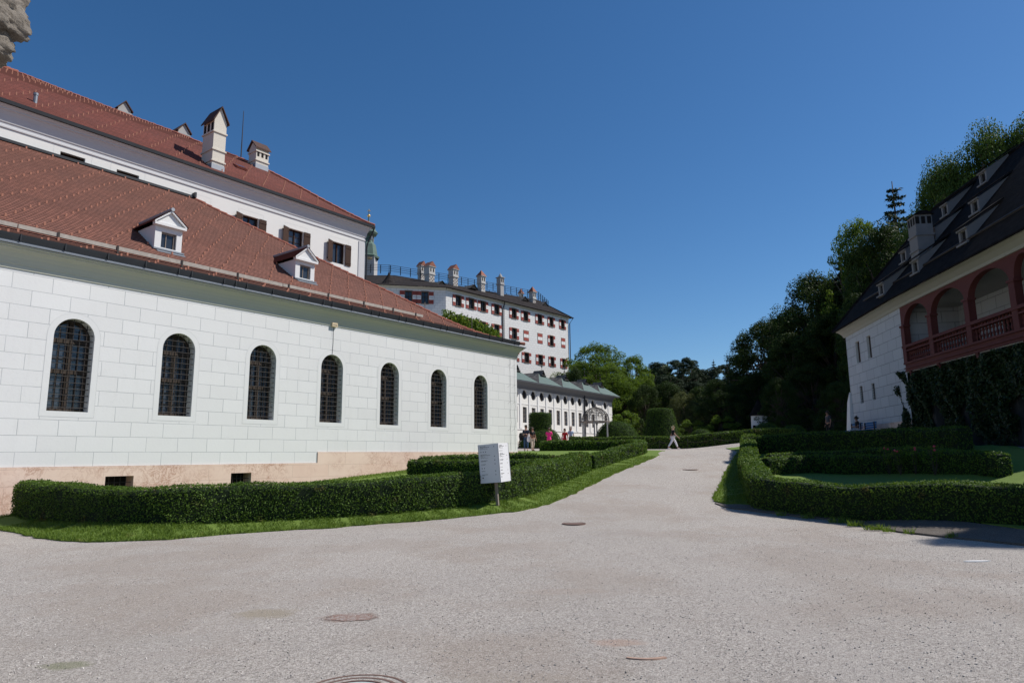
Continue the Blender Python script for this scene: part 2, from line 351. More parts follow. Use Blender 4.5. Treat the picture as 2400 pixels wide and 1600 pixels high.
def leafmat(name, dark, light, rough=.5, trans=.25, spec=.35, patch=None, ps=.5):
    t = NT(name); a = t.n("ShaderNodeAttribute", attribute_name="rnd").outputs["Fac"]
    big = t.noise(ps, detail=4); f = t.math('ADD', t.math('MULTIPLY', a, .65), t.math('MULTIPLY', big, .4), True)
    c = t.ramp(f, [(.1, dark), (.9, light)])
    if patch: c = t.mix(t.ramp(t.noise(2.1, detail=4), [(.60, 0.), (.70, .75)]), c, patch)
    t.col(c); t.set(Roughness=rough); t.b.inputs["Specular IOR Level"].default_value = spec
    tr = t.n("ShaderNodeBsdfTranslucent"); t.l(t.mix(1., c, (1.25, 1.2, .6), 'MULTIPLY'), tr.inputs["Color"])
    mx = t.n("ShaderNodeMixShader"); mx.inputs[0].default_value = trans; t.l(t.b.outputs[0], mx.inputs[1]); t.l(tr.outputs[0], mx.inputs[2])
    t.l(mx.outputs[0], t.t.nodes["Material Output"].inputs["Surface"]); return t.m
M['box_leaf'] = leafmat("box_hedge_leaves", (.022, .058, .011), (.125, .20, .030), .6, .3, .15, patch=(.12, .085, .035))
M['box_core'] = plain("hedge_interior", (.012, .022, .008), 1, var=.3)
M['yew_leaf'] = leafmat("yew_leaves", (.020, .050, .008), (.085, .145, .022), .7, .2, .1)
M['grass'] = leafmat("grass_blades", (.055, .11, .014), (.18, .26, .045), .6, .35, .2, patch=(.19, .19, .06), ps=.8)
M['ivy'] = leafmat("ivy_leaves", (.010, .026, .008), (.030, .058, .016), .5, .2, .3)
M['dec_a'] = leafmat("broadleaf_leaves", (.050, .095, .014), (.145, .215, .038), .6, .5, .12)
M['dec_m'] = leafmat("chestnut_leaves", (.030, .062, .012), (.085, .135, .030), .6, .3, .12)
M['dec_b'] = leafmat("dark_broadleaf_leaves", (.016, .034, .008), (.050, .082, .018), .6, .25, .12)
M['dec_c'] = leafmat("olive_willow_leaves", (.06, .075, .030), (.13, .15, .055), .6, .3, .12)
M['spruce'] = leafmat("conifer_needles", (.010, .025, .012), (.030, .055, .024), .7, .08, .2)
M['pine'] = leafmat("pine_needles", (.012, .028, .012), (.035, .058, .022), .7, .08, .2)
M['flower'] = plain("pink_petals", (.6, .08, .12), .6)
M['lawn'] = (lambda t: (t.col(t.mix(t.ramp(t.noise(55, detail=4, rough=.8), [(.3, 0.), (.7, 1.)]), t.mix(t.noise(.8, detail=4), (.065, .12, .014), (.10, .16, .022)), t.mix(t.noise(.5, detail=3), (.15, .235, .035), (.19, .25, .05)))), t.bump(t.noise(70, detail=4), .8, .03), t.m)[2])(NT("mown_lawn"))
M['soil'] = (lambda t: (t.col(t.mix(t.ramp(t.noise(46, detail=5, rough=.8), [(.4, 0.), (.62, 1.)]), (.07, .056, .045), t.mix(t.noise(3, detail=4), (.13, .108, .09), (.24, .215, .19)))), t.bump(t.noise(60, detail=4), .8, .02), t.m)[2])(NT("shade_brown_soil"))
t = NT("rough_stone"); t.set(Roughness=.95); t.col(t.mix(t.noise(14, detail=8, rough=.7), t.mix(t.noise(7, detail=4), (.03, .023, .017), (.13, .10, .077)), (.33, .30, .26))); M['rock'] = t.m;  t.bump(t.noise(26, detail=8, rough=.7), .9, .03)
# ------------------------------------------------------------------ terrain
GY = [-30, 12, 17, 19.3, 22, 27.7, 31.9, 38.5, 45, 52, 60, 75, 90, 140, 4000]
GZ = [-.1, -.1, -.07, .05, .25, .72, 1.08, 1.85, 2.0, 2.1, 2.35, 3.35, 3.5, 2.0, -20]
RY = [-30, 12, 16, 20, 23, 27, 33, 38, 45, 52, 60, 80, 4000]
RZ = [-.1, -.1, .1, .75, 1.4, 1.82, 1.9, 2.45, 2.6, 2.6, 2.7, 3.2, -20]
def npi(x, X, Y): return float(np.interp(x, X, Y))
def g0(x, y):
    a = npi(y, GY, GZ); b = npi(y, RY, RZ); s = sstep((x-12.5)/(19.-12.5)); h = a*(1-s)+b*s
    return h
def ground_hit(px, py, h=0., fn=None):
    fn = fn or g0; r = ray(px, py); t0 = 2.
    for i in range(4000):
        t_ = t0+i*.04; p = CAM + r*t_
        if p.z <= fn(p.x, p.y)+h: return p
    return CAM + r*t_
# lawn outlines (surveyed); the verge rises from the gravel onto the beds
Ld = [(0, 1240), (60, 1252), (100, 1264), (180, 1269), (250, 1271), (400, 1264), (560, 1250), (740, 1240), (900, 1228), (1050, 1216), (1150, 1206), (1230, 1196), (1290, 1182), (1340, 1160), (1400, 1130), (1470, 1098), (1530, 1075), (1546, 1066), (1543, 1060)]
LW = Fr(atY(0, 0, 1), 0)  # placeholder
AZL = 36.9158
P0L = Vector((-14.165, 19.345, 0)); LB = Fr(P0L, AZL)
def hitxy(l): return [ground_hit(a, b).xy.to_tuple() for a, b in l]
left_lawn = [(-16.5, 17.0)]+hitxy(Ld)+[(8.9, 40.5), (8.3, 42.6), (6.8, 43.9), (1.2, 44.2), (-2.5, 44.2)]
cp = LB.p(24.0, 0, 0); left_lawn += [(cp.x-1, cp.y+1.2)]+[LB.p(u, -.35, 0).xy.to_tuple() for u in (24, 18, 12, 6, 1.2, -.9)]
Rd = [(1728, 1062), (1719, 1075), (1700, 1110), (1684, 1145), (1671, 1176), (1700, 1180), (1757, 1181), (1900, 1194), (2100, 1207), (2250, 1221), (2400, 1242), (2600, 1275)]
right_lawn = [(13.6, 44.2)]+hitxy(Rd)+[(13.5, 11.5), (19.3, 16.5), (18.9, 26), (19.6, 34), (20.6, 39), (19.5, 42.5), (17, 44.5)]
def seg_dist(p, poly, closed=False):
    p = np.array(p); d = 1e9
    for i in range(len(poly)-(0 if closed else 1)):
        a = np.array(poly[i]); b = np.array(poly[(i+1) % len(poly)]); ab = b-a
        t_ = max(0, min(1, np.dot(p-a, ab)/max(1e-9, np.dot(ab, ab)))); d = min(d, np.linalg.norm(p-a-ab*t_))
    return d
def inside(p, poly):
    x, y = p; c = False; j = len(poly)-1
    for i in range(len(poly)):
        xi, yi = poly[i]; xj, yj = poly[j]
        if (yi > y) != (yj > y) and x < (xj-xi)*(y-yi)/(yj-yi)+xi: c = not c
        j = i
    return c
outerR = [(1728, 1062), (1719, 1075), (1700, 1110), (1684, 1145), (1671, 1178), (1700, 1190), (1780, 1203), (1880, 1215), (1970, 1226), (2040, 1240), (2110, 1252), (2250, 1266), (2400, 1284), (2600, 1318)]
right_bed = [(13.6, 44.2)]+hitxy(outerR)+[(14, 9), (19.3, 16.5), (18.9, 26), (19.6, 34), (20.6, 39), (19.5, 42.5), (17, 44.5)]
nL = len(Ld)+1; vergeL = left_lawn[0:nL]; vergeR = right_bed[1:len(outerR)+1]
def bank(x, y):
    if y > 31: return 0
    f = 1-sstep((y-21)/9)
    if inside((x, y), left_lawn):
        wl = -(Vector((x, y, 0))-LB.P).dot(LB.n)*-1
        dwall = (Vector((x, y, 0))-LB.P).dot(LB.n)
        return .20*f*sstep(seg_dist((x, y), vergeL)/1.3)*sstep(dwall/1.2)
    if inside((x, y), right_bed): return .20*f*sstep(seg_dist((x, y), vergeR)/1.5)
    return 0
def G(x, y): return g0(x, y)+bank(x, y)
# ground: one sheet reaching the horizon
xs = sorted(set([-4000, -1500, -600, -250, -120, -70]+[-50+2*i for i in range(51)]+[12+.5*i for i in range(17)]+[70, 120, 250, 600, 1500, 4000]))
ys = sorted(set([-3000, -800, -200, -60, -20, -6]+[0+.75*i for i in range(85)]+[66+3*i for i in range(20)]+[140, 180, 300, 600, 1500, 4500]))
V = []; Fc = []
for j, y in enumerate(ys):
    for i, x in enumerate(xs): V.append((x, y, g0(x, y)))
nx = len(xs)
for j in range(len(ys)-1):
    for i in range(nx-1): Fc.append((j*nx+i, j*nx+i+1, (j+1)*nx+i+1, (j+1)*nx+i))
mb = MB(); mb.raw(V, Fc); gobj = obj("ground", mb, M['gravel'], smooth=True); tag(gobj, kind="structure")
def sheet(name, poly, mat, z0, step=.5, fn=G, skirt=.12):
    pts = []
    # densify boundary
    B = []
    for i in range(len(poly)):
        a = Vector(poly[i]); b = Vector(poly[(i+1) % len(poly)]); n = max(1, int((b-a).length/step))
        for k in range(n): B.append(a.lerp(b, k/n))
    minx = min(p[0] for p in B); maxx = max(p[0] for p in B); miny = min(p[1] for p in B); maxy = max(p[1] for p in B)
    I = []; x = minx
    while x < maxx:
        y = miny
        while y < maxy:
            q = (x+.13*math.sin(y*7), y)
            if inside(q, poly) and seg_dist(q, poly, True) > step*.45: I.append(Vector(q))
            y += step
        x += step
    al = B+I; ed = [(i, (i+1) % len(B)) for i in range(len(B))]
    v, e, f, *_ = delaunay_2d_cdt(al, ed, [], 1, 1e-4)
    mb = MB(); nb = len(v)
    mb.raw([(p.x, p.y, fn(p.x, p.y)+z0) for p in v], [tuple(x) if True else x for x in f])
    S = [(p.x, p.y, fn(p.x, p.y)+z0) for p in B]
    n = len(S); mb.raw(S+[(a, b, c-skirt) for a, b, c in S], [(i, (i+1) % n, n+(i+1) % n, n+i) for i in range(n)])
    return obj(name, mb, mat, smooth=False)
def wobble(poly, keep, amp=.10):
    out = []
    for i, p in enumerate(poly):
        if i in keep:
            q = poly[(i+1) % len(poly)]; a = Vector(p); b = Vector(q); n = max(1, int((b-a).length/.35))
            for k in range(n):
                c = a.lerp(b, k/n); out.append((c.x+random.uniform(-amp, amp)*.6, c.y+random.uniform(-amp, amp)))
        else: out.append(p)
    return out
ll = wobble(left_lawn, range(1, nL+1)); right_lawn = [(13.6, 44.2)]+[ground_hit(a, b, 0, G).xy.to_tuple() for a, b in Rd]+right_lawn[len(Rd)+1:]; rl = wobble(right_lawn, range(1, len(Rd)))
tag(sheet("lawn", ll, M['lawn'], .035), kind="structure")
tag(sheet("lawn", rl, M['lawn'], .035), kind="structure")
# soil strip before the right hedge, its brown also standing in for shaded gravel
sl = [ground_hit(a, b, 0, G).xy.to_tuple() for a, b in ([(1676, 1181), (1757, 1183), (1900, 1196), (2100, 1209), (2250, 1223), (2400, 1244), (2600, 1277), (2600, 1310), (2400, 1277), (2250, 1262), (2110, 1249), (2040, 1236), (1970, 1222), (1880, 1212), (1780, 1201), (1700, 1189)])]
tag(sheet("soil_strip", wobble(sl, range(len(sl)), .08), M['soil'], .03, .4, G, .05), kind="structure")

# ------------------------------------------------------------------ blades of grass along the verges
def blades(poly, verge, dens, h, ymax, dmax, edge_extra=True):
    A = np.array(verge); out = []
    for i in range(len(verge)-1):
        a = Vector(verge[i]); b = Vector(verge[i+1]); L = (b-a).length
        mid = (a+b)/2
        if mid.y > ymax or L < .01: continue
        n = int(L*dmax*dens*min(1, (17/max(10, mid.y))**1.5)); t = (b-a)/L; nn = Vector((-t.y, t.x))
        if not inside((mid+nn*.15).to_tuple(), poly): nn = -nn
        for k in range(n):
            q = a+t*random.random()*L+nn*(random.random()**1.4*dmax-.03)
            if -.05 < 1: out.append((q.x, q.y))
    return out
pts = blades(ll, ll[1:400], 1500, .06, 36, 1.5)
pts = [p for p in pts if inside(p, ll) or random.random() < .5]
pr = blades(rl, rl[1:60], 1200, .06, 40, 1.2)
pr = [p for p in pr if inside(p, rl) or random.random() < .4]
def blade_obj(name, pts, h0, nm_label):
    P = np.array([(x, y, G(x, y)+.02) for x, y in pts]); n = len(P)
    a = RNG.random(n)*2*PI; wd = .006+.008*RNG.random(n); hh = h0*(.5+RNG.random(n))
    D = np.stack([np.cos(a), np.sin(a), np.zeros(n)], 1); L = RNG.normal(0, .45, (n, 3)); L[:, 2] = 1; 
    tip = P+L*hh[:, None]; V = np.stack([P-D*wd[:, None], P+D*wd[:, None], tip], 1).reshape(-1, 3)
    return npobj(name, V, 3, M['grass'])
o = blade_obj("grass", pts+pr, .065, ""); tag(o, "short green grass blades on the verges beside the gravel", "grass", kind="stuff")
# weeds at the right edge
wd = []
for px, py, r, n in ((1892, 1216, .14, 60), (1968, 1226, .22, 150), (2005, 1234, .16, 110), (2052, 1243, .2, 130), (2085, 1248, .12, 50), (2130, 1252, .10, 40), (1830, 1210, .1, 40), (2230, 1262, .1, 40)):
    c = ground_hit(px, py)
    for k in range(n):
        a = random.uniform(0, 2*PI); q = r*math.sqrt(random.random()); wd.append((c.x+q*1.3*math.cos(a), c.y+q*.7*math.sin(a)))
o = blade_obj("weeds", wd, .11, ""); tag(o, "ragged green weeds sprouting at the gravel edge below the right hedge", "weeds", kind="stuff")
# loose pebbles near the viewer
N_ = 26000; y = 3.2+RNG.random(N_)**1.3*13; x = (RNG.random(N_)*2-1)*(y*.85+1); k = [i for i in range(N_) if not inside((x[i], y[i]), left_lawn) and not inside((x[i], y[i]), right_lawn)]
x = x[k]; y = y[k]; s = .004+.006*RNG.random(len(k))**2.5; z = np.interp(y, GY, GZ)
P = np.stack([x, y, z+s*.3], 1); V = []
R = RNG.normal(0, 1, (len(k), 4, 3)); R /= np.linalg.norm(R, axis=2)[:, :, None]
T = np.array([[1, 0, -.7], [-1, 0, -.7], [0, 1, .7], [0, -1, .7]])
Q = P[:, None, :]+(T[None]+R*.5)*s[:, None, None]*np.array([1, 1, .7]); tri = Q[:, [[0, 1, 2], [0, 2, 3], [0, 3, 1], [1, 3, 2]]].reshape(-1, 3)
o = npobj("pebbles", tri, 3, M['pebble']); tag(o, "loose grey and white pebbles scattered over the gravel", "pebbles", kind="stuff")

# ------------------------------------------------------------------ hedges
def hedge(name, pts, w, h, label, cat="hedge", group=None, smooth_n=3, dens=700, ls=.05, closed_end=True, mat='box_leaf', noise=.03, hs=None):
    """clipped hedge following a centre line; pts world (x,y)"""
    P = []
    for i in range(len(pts)-1):
        a = Vector(pts[i]); b = Vector(pts[i+1]); n = max(1, int((b-a).length/.3))
        for k in range(n): P.append(a.lerp(b, k/n))
    P.append(Vector(pts[-1]))
    for _ in range(smooth_n):
        P = [P[0]]+[(P[i-1]+P[i]*2+P[i+1])/4 for i in range(1, len(P)-1)]+[P[-1]]
    th = thing(name, label, cat, (P[0].x, P[0].y, G(P[0].x, P[0].y)), group)
    rings = []; ph = random.random()*9
    for i, p in enumerate(P):
        t_ = (P[min(i+1, len(P)-1)]-P[max(i-1, 0)]).normalized(); nn = Vector((-t_.y, t_.x)); z = G(p.x, p.y)
        hh = h*(1+.035*math.sin(i*.37+ph)+.02*math.sin(i*1.1+ph)); ww = w*(1+.04*math.sin(i*.5+ph*2))
        prof = [(-.5*ww, -.05), (-.5*ww, hh-.10), (-.5*ww+.07, hh-.01), (0, hh+.01), (.5*ww-.07, hh-.01), (.5*ww, hh-.10), (.5*ww, -.05)]
        rings.append([Vector((p.x+nn.x*a, p.y+nn.y*a, z+b)) for a, b in prof])
    mb = MB(); V = [q for r_ in rings for q in r_]; K = 7; Fc = []
    for i in range(len(rings)-1):
        for k in range(K-1): Fc.append((i*K+k, i*K+k+1, (i+1)*K+k+1, (i+1)*K+k))
    Fc += [tuple(range(K)), tuple(range((len(rings)-1)*K, len(rings)*K))[::-1]]
    # shrink the core
    ctr = [Vector((p.x, p.y, G(p.x, p.y)+h*.5)) for p in P]
    Vc = [ctr[i//K]+(v-ctr[i//K])*.90 for i, v in enumerate(V)]
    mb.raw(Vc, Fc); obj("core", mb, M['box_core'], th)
    PT = []; NN = []
    def samp(a, b, c, d, dn):
        n1 = (b-a).cross(d-a); ar = (n1.length+(c-b).cross(c-d).length)/2; nrm = n1.normalized() if n1.length > 1e-9 else Vector((0, 0, 1))
        n = int(ar*dn+random.random())
        if n == 0: return
        u_ = RNG.random(n)[:, None]; v_ = RNG.random(n)[:, None]; A, B, Cc, D = map(np.array, (a, b, c, d))
        PT.append((1-u_)*(1-v_)*A+u_*(1-v_)*B+u_*v_*Cc+(1-u_)*v_*D+np.array(nrm)*RNG.normal(-.008, noise*.7, n)[:, None]); NN.append(np.tile(np.array(nrm), (n, 1)))
    for i in range(len(rings)-1):
        my = P[i].y; dn = dens*min(1.3, max(.35, (20/my)**1.2))
        for k in range(K-1): samp(rings[i+1][k], rings[i][k], rings[i][k+1], rings[i+1][k+1], dn)
    for e, r_ in ((0, rings[0]), (1, rings[-1])):
        a, b, c, d = r_[0], r_[6], r_[5], r_[1]; dn = dens*min(1.3, max(.35, (20/r_[0].y)**1.2))
        if e: samp(b, a, d, c, dn)
        else: samp(a, b, c, d, dn)
    P_ = np.concatenate(PT); N_ = np.concatenate(NN); k_ = RNG.random(len(P_)) < .035; P_[k_] += N_[k_]*(.02+.07*RNG.random((k_.sum(), 1))); hole = np.sin(P_[:, 0]*5.1)*np.sin(P_[:, 1]*4.3+1)*np.sin(P_[:, 2]*6.); keep = ~((hole > .62) & (RNG.random(len(P_)) < .75)); P_ = P_[keep]; N_ = N_[keep]
    sz = ls*np.clip(P_[:, 1]/20, .85, 2.2)
    npobj("foliage", leaf_quads(P_, N_, sz, .6, .75), 4, M[mat], th)
    return th
def tops(l, h): return [ground_hit(a, b, h, G).xy.to_tuple() for a, b in l]
def inset(l, w):  # shift a polyline of front-foot points away from the camera (left normal / right) by half the width
    out = []
    for i, p in enumerate(l):
        a = Vector(l[max(i-1, 0)]); b = Vector(l[min(i+1, len(l)-1)]); t_ = (b-a).normalized(); nn = Vector((-t_.y, t_.x))
        q = Vector(p)
        if nn.dot(q) < 0: nn = -nn
        out.append((q+nn*w/2).to_tuple())
    return out
foot = [ground_hit(a, b, 0, G).xy.to_tuple() for a, b in ((19, 1213), (66, 1222), (200, 1230), (350, 1236), (560, 1228), (900, 1212), (1100, 1191), (1190, 1177), (1250, 1163), (1385, 1105))]
c1_ = inset(foot, .75); c1_ = [(c1_[0][0]-.2, c1_[0][1]+.5)]+c1_
hedge("box_hedge", c1_, .75, .85, "long clipped box hedge curving before the white building, from left edge to past the sign", dens=1000, ls=.052)
f2 = [ground_hit(a, b, 0, G).xy.to_tuple() for a, b in ((1396, 1101), (1460, 1080), (1515, 1064))]
c2_ = inset(f2, .7)
c2_ = c2_+[(7.25, 39.4), (7.1, 41.2), (6.2, 42.6), (4.5, 43.1), (1.7, 43.2)]
hedge("box_hedge", c2_, .7, .62, "low box hedge hooking back round the far end of the left lawn, near the people", dens=1000, ls=.05)
t1 = tops([(960, 1078), (1124, 1078), (1240, 1079), (1320, 1076)], .75)
hedge("box_hedge", t1, .6, .75, "short inner box hedge directly behind the direction sign, ending left of it", dens=900)
t2 = tops([(985, 1071), (1100, 1063), (1214, 1062), (1290, 1066), (1345, 1071)], .7)
hedge("box_hedge", t2, .5, .68, "thin inner box hedge at the foot of the white building corner", dens=900)
# right bed
fr1 = [ground_hit(a, b, 0, G).xy.to_tuple() for a, b in ((1757, 1178), (1900, 1191), (2100, 1203), (2250, 1216), (2400, 1236), (2560, 1262))]
fr1 = [(6.45, 19.4), (8.5, 16.95), (10.4, 14.1), (12.6, 11.0)]; cr1 = inset(fr1, .7)
side = [(13.9, 40.6), (12.8, 37.6), (10.75, 31.5), (9.15, 27.0), (7.75, 22.2)]
hedge("box_hedge", side+[(7.0, 19.75)]+cr1[1:], .72, .80, "long box hedge bordering the path side and the front of the right bed", smooth_n=1, dens=1000, ls=.052)
t4 = tops([(1745, 1032), (1850, 1027), (2000, 1021), (2150, 1017), (2260, 1018)], .7)
hedge("box_hedge", t4, .6, .95, "shaded dark box hedge at the back of the right bed, before the gallery building", dens=700)
t5 = tops([(1790, 1067), (1900, 1062), (2100, 1057), (2300, 1053), (2350, 1058)], .8)
hedge("box_hedge", t5, .55, .72, "middle box hedge of the right bed, with roses behind it", dens=900)
t6 = tops([(1800, 1063), (1899, 1055), (2050, 1048), (2128, 1047), (2240, 1050)], .7)
hedge("box_hedge", t6, .45, .66, "thin inner box hedge just behind the middle hedge of the right bed", dens=800)
far = [(4.5, 54.2), (9.5, 53.6), (14, 53.2), (18.2, 53.0), (21.5, 52.6)]
hedge("box_hedge", far, .8, .95, "straight far box hedge closing the end of the gravel path, behind the walking woman", dens=900, ls=.05)
# ------------------------------------------------------------------ topiary
def topiary(name, c, shapes, label, cat="topiary", dens=420, ls=.09):
    z0 = G(*c); th = thing(name, label, cat, (c[0], c[1], z0)); core = MB(); PT = []; NN = []
    for kind, r, zb, zt, r2 in shapes:
        if kind == 'dome': prof = [(r*math.cos(a)**.8 if math.cos(a) > 0 else 0, zb+(zt-zb)*math.sin(a)) for a in [i*PI/2/10 for i in range(11)]]; prof[-1] = (0.001, zt)
        else: prof = [(r, zb), (r*.97+r2*.03, zb+(zt-zb)*.1), (r2, zt-.12), (r2-.1, zt), (0.001, zt+.03)]
        core.lathe((c[0], c[1], z0), [(a*.93, b-.04) for a, b in prof], 20)
        for i in range(len(prof)-1):
            (ra, za), (rb, zb_) = prof[i], prof[i+1]; L = math.hypot(rb-ra, zb_-za); ar = PI*(ra+rb)*L; n = int(ar*dens)
            if n < 1: continue
            s_ = RNG.random(n); an = RNG.random(n)*2*PI; rr = ra+(rb-ra)*s_; zz = za+(zb_-za)*s_
            nr = (zb_-za)/max(L, 1e-6); nz = -(rb-ra)/max(L, 1e-6); off = RNG.normal(0, .035, n)
            NN.append(np.stack([nr*np.cos(an), nr*np.sin(an), np.full(n, nz)], 1))
            PT.append(np.stack([c[0]+(rr+off*nr)*np.cos(an), c[1]+(rr+off*nr)*np.sin(an), z0+zz+off*nz], 1))
    obj("core", core, M['box_core'], th); P_ = np.concatenate(PT); N_ = np.concatenate(NN)
    npobj("foliage", leaf_quads(P_, N_, ls, .45, .6), 4, M['yew_leaf'], th); return th
def xy(px, Y): return (atY(px, 1000, Y).x, Y)
topiary("yew_topiary", xy(1266, 62), [('dome', 1.95, 0, 1.75, 0), ('cyl', 1.0, 1.2, 3.05, 1.0)], "two-tier clipped yew, a flat-topped drum on a dome, behind the woman in pink")
topiary("yew_topiary", xy(1445, 59), [('dome', 1.95, 0, 2.25, 0)], "large round yew dome right of the wire pavilion")
topiary("yew_topiary", xy(1549, 63), [('cyl', 1.85, -.1, 3.3, 1.12)], "tall flat-topped tapering yew block behind the walking woman")
topiary("yew_topiary", xy(1643, 60), [('dome', 1.1, 0, 1.3, 0)], "low flattened yew mound, right of the walking woman")
topiary("yew_topiary", xy(1796, 57), [('dome', 1.25, 0, 1.55, 0)], "shaded yew dome in front of the small white tower")
topiary("yew_topiary", xy(1858, 57), [('dome', 1.2, 0, 1.35, 0)], "shaded yew dome further right, beside the pale low wall")
topiary("yew_topiary", xy(1381, 60), [('dome', .45, 0, 1.0, 0)], "small round bush under the wire pavilion")

# ------------------------------------------------------------------ long white building (left)
LBt = thing("long_white_building", "long white building with painted stone joints, seven arched barred windows and a red tile roof", "building", P0L)
U0, U1 = -9., 24.0; ZT = 7.75
wins = [(.84+3.233*i, .84+1.12+3.233*i) for i in range(-1, 7)]
wins = [(a-.0, b) for a, b in wins]
holes = [arch_loop(a, b, 3.10, 5.92) for a, b in wins]
mb = MB()
# wall above the stepped plinth line
out = [(U0, 1.48), (10.5, 1.48), (10.5, 1.91), (U1, 1.91), (U1, ZT), (U0, ZT)]
LB.wall(mb, out, holes, 0, .42)
LB_end = [LB.p(U1, 0, .2), LB.p(U1, -14, .2), LB.p(U1, -14, ZT), LB.p(U1, 0, ZT)]
mb.face(LB_end, [(0, .2), (14, .2), (14, ZT), (0, ZT)])
mb.face([LB.p(U0, -13, -.2), LB.p(U0, 0, -.2), LB.p(U0, 0, ZT), LB.p(U0, -13, ZT)], [(0, .2), (14, .2), (14, ZT), (0, ZT)])
obj("wall", mb, [M['ashlar'], M['reveal']], LBt)
mb = MB()  # plinth, proud of the wall
cel = [(2.61, 3.45), (6.79, 7.59), (-1.6, -.8)]
ch = [rect(a, b, .45, 1.16) for a, b in cel]
LB.wall(mb, [(U0, -.6), (U1+.01, .2), (U1+.01, 1.907), (10.503, 1.907), (10.503, 1.477), (U0, 1.477)], ch, .035, .5, mir=0)
mb.face([LB.p(U0, .035, 1.477), LB.p(10.503, .035, 1.477), LB.p(10.503, 0.002, 1.477), LB.p(U0, 0.002, 1.477)], [(0, 0), (1, 0), (1, .1), (0, .1)])
mb.face([LB.p(10.503, .035, 1.907), LB.p(U1, .035, 1.907), LB.p(U1, 0.002, 1.907), LB.p(10.503, 0.002, 1.907)], [(0, 0), (1, 0), (1, .1), (0, .1)])
mb.face([LB.p(10.503, .002, 1.477), LB.p(10.503, .035, 1.477), LB.p(10.503, .035, 1.907), LB.p(10.503, 0.002, 1.907)], [(0, 0), (.1, 0), (.1, .4), (0, .4)])
obj("plinth", mb, [M['marble'], M['marble']], LBt)
for a, b in cel[:2]:
    mb = MB(); LB.box(mb, a-.02, b+.02, -.50, -.47, .4, 1.2); w_ = obj("cellar_window", mb, M['void'], LBt)
    mb = MB()
    for k in range(1, 5): u = a+(b-a)*k/5; mb.tube([LB.p(u, -.12, .4), LB.p(u, -.12, 1.18)], .011, 5)
    for z in (.6, .78, .96): mb.tube([LB.p(a, -.12, z), LB.p(b, -.12, z)], .011, 5)
    obj("grille", mb, M['iron'], w_)
for i, (a, b) in enumerate(wins):
    c = (a+b)/2; r = (b-a)/2; zs = 5.92-r
    mb = MB(); LB.box(mb, a-.02, b+.02, -.42, -.40, 3.05, 5.95); w_ = obj("window", mb, M['glassblue'], LBt)
    mb = MB()  # wooden frame: arched border, mullion, transoms, glazing bars
    def arc(rr, w0): return [LB.p(c+rr*math.cos(PI*k/12), w0, zs+rr*math.sin(PI*k/12)) for k in range(13)]
    mb.tube([LB.p(b-.05, -.36, 3.12)]+arc(r-.05, -.36)+[LB.p(a+.05, -.36, 3.12)], .05, 4)
    LB.box(mb, c-.05, c+.05, -.395, -.31, 3.12, 5.88); LB.box(mb, a+.02, b-.02, -.395, -.30, 5.18, 5.30); LB.box(mb, a+.02, b-.02, -.395, -.30, 4.25, 4.38); LB.box(mb, a+.02, b-.02, -.395, -.32, 3.12, 3.2)
    for uu in (a+.30, b-.30): LB.box(mb, uu-.012, uu+.012, -.397, -.37, 3.15, 5.6)
    for z in (3.5, 3.88, 4.7): LB.box(mb, a+.03, b-.03, -.397, -.37, z, z+.02)
    obj("frame", mb, M['paintwood'], w_)
    mb = MB()  # wrought grille
    z = 3.22
    while z < 5.85:
        hw = r if z < zs else math.sqrt(max(0, r*r-(z-zs)**2)); hw = min(r, hw)+.01
        if hw > .1: mb.tube([LB.p(c-hw, -.10, z), LB.p(c+hw-.02, -.10, z), LB.p(c+hw, -.10, z)], .0115, 5)
        z += .187
    for k in range(1, 6):
        u = a+(b-a)*k/6+.0; hh = zs+math.sqrt(max(0, r*r-(u-c)**2)); mb.tube([LB.p(u, -.118, 3.06), LB.p(u, -.118, hh+.0)], .0125, 5)
    obj("grille", mb, M['iron'], w_)
    # plain plaster border with incised outline
    def ringloop(e): return [(a-e, 3.10-e*.95), (b+e, 3.10-e*.95)]+[(c+(r+e)*math.cos(PI*k/16), zs+(r+e)*math.sin(PI*k/16)) for k in range(17)]
    mb = MB(); LB.wall(mb, ringloop(.17), [ringloop(0.0)], .003, .002, mir=0); mb.has_uv = False; obj("surround", mb, M['ashplain'], w_, recalc=False)
    mb = MB(); LB.wall(mb, ringloop(.181), [ringloop(.169)], .0045, .003, mir=0); mb.has_uv = False; obj("outline", mb, M['outline'], w_, recalc=False)
# cove cornice + lead lip + gutter
OH = .35
prof = [(0, 7.12), (.03, 7.13), (.03, 7.25), (.045, 7.27), (.06, 7.34), (.10, 7.45), (.17, 7.56), (.26, 7.64), (.29, 7.66), (.29, 7.70), (OH, 7.71), (OH, 7.76), (0, 7.76)]
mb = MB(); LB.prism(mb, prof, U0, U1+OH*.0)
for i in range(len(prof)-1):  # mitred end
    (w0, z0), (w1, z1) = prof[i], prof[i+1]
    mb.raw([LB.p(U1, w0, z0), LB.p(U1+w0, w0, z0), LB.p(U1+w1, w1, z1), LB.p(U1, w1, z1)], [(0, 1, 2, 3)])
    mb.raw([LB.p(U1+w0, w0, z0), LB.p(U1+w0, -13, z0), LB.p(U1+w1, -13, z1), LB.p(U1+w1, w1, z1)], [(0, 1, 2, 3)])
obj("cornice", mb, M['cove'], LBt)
mb = MB(); LB.prism(mb, [(OH-.05, 7.762), (OH+.06, 7.765), (OH+.065, 7.80), (OH+.02, 7.84), (OH-.1, 7.84)], U0, U1+OH+.05)
LB.prism(mb, [(OH-.1, 7.841), (OH+.02, 7.841), (OH+.03, 7.93), (OH-.05, 7.95), (OH-.1, 7.95)], U0, U1-.2)
obj("lead_edge", mb, M['lead'], LBt)
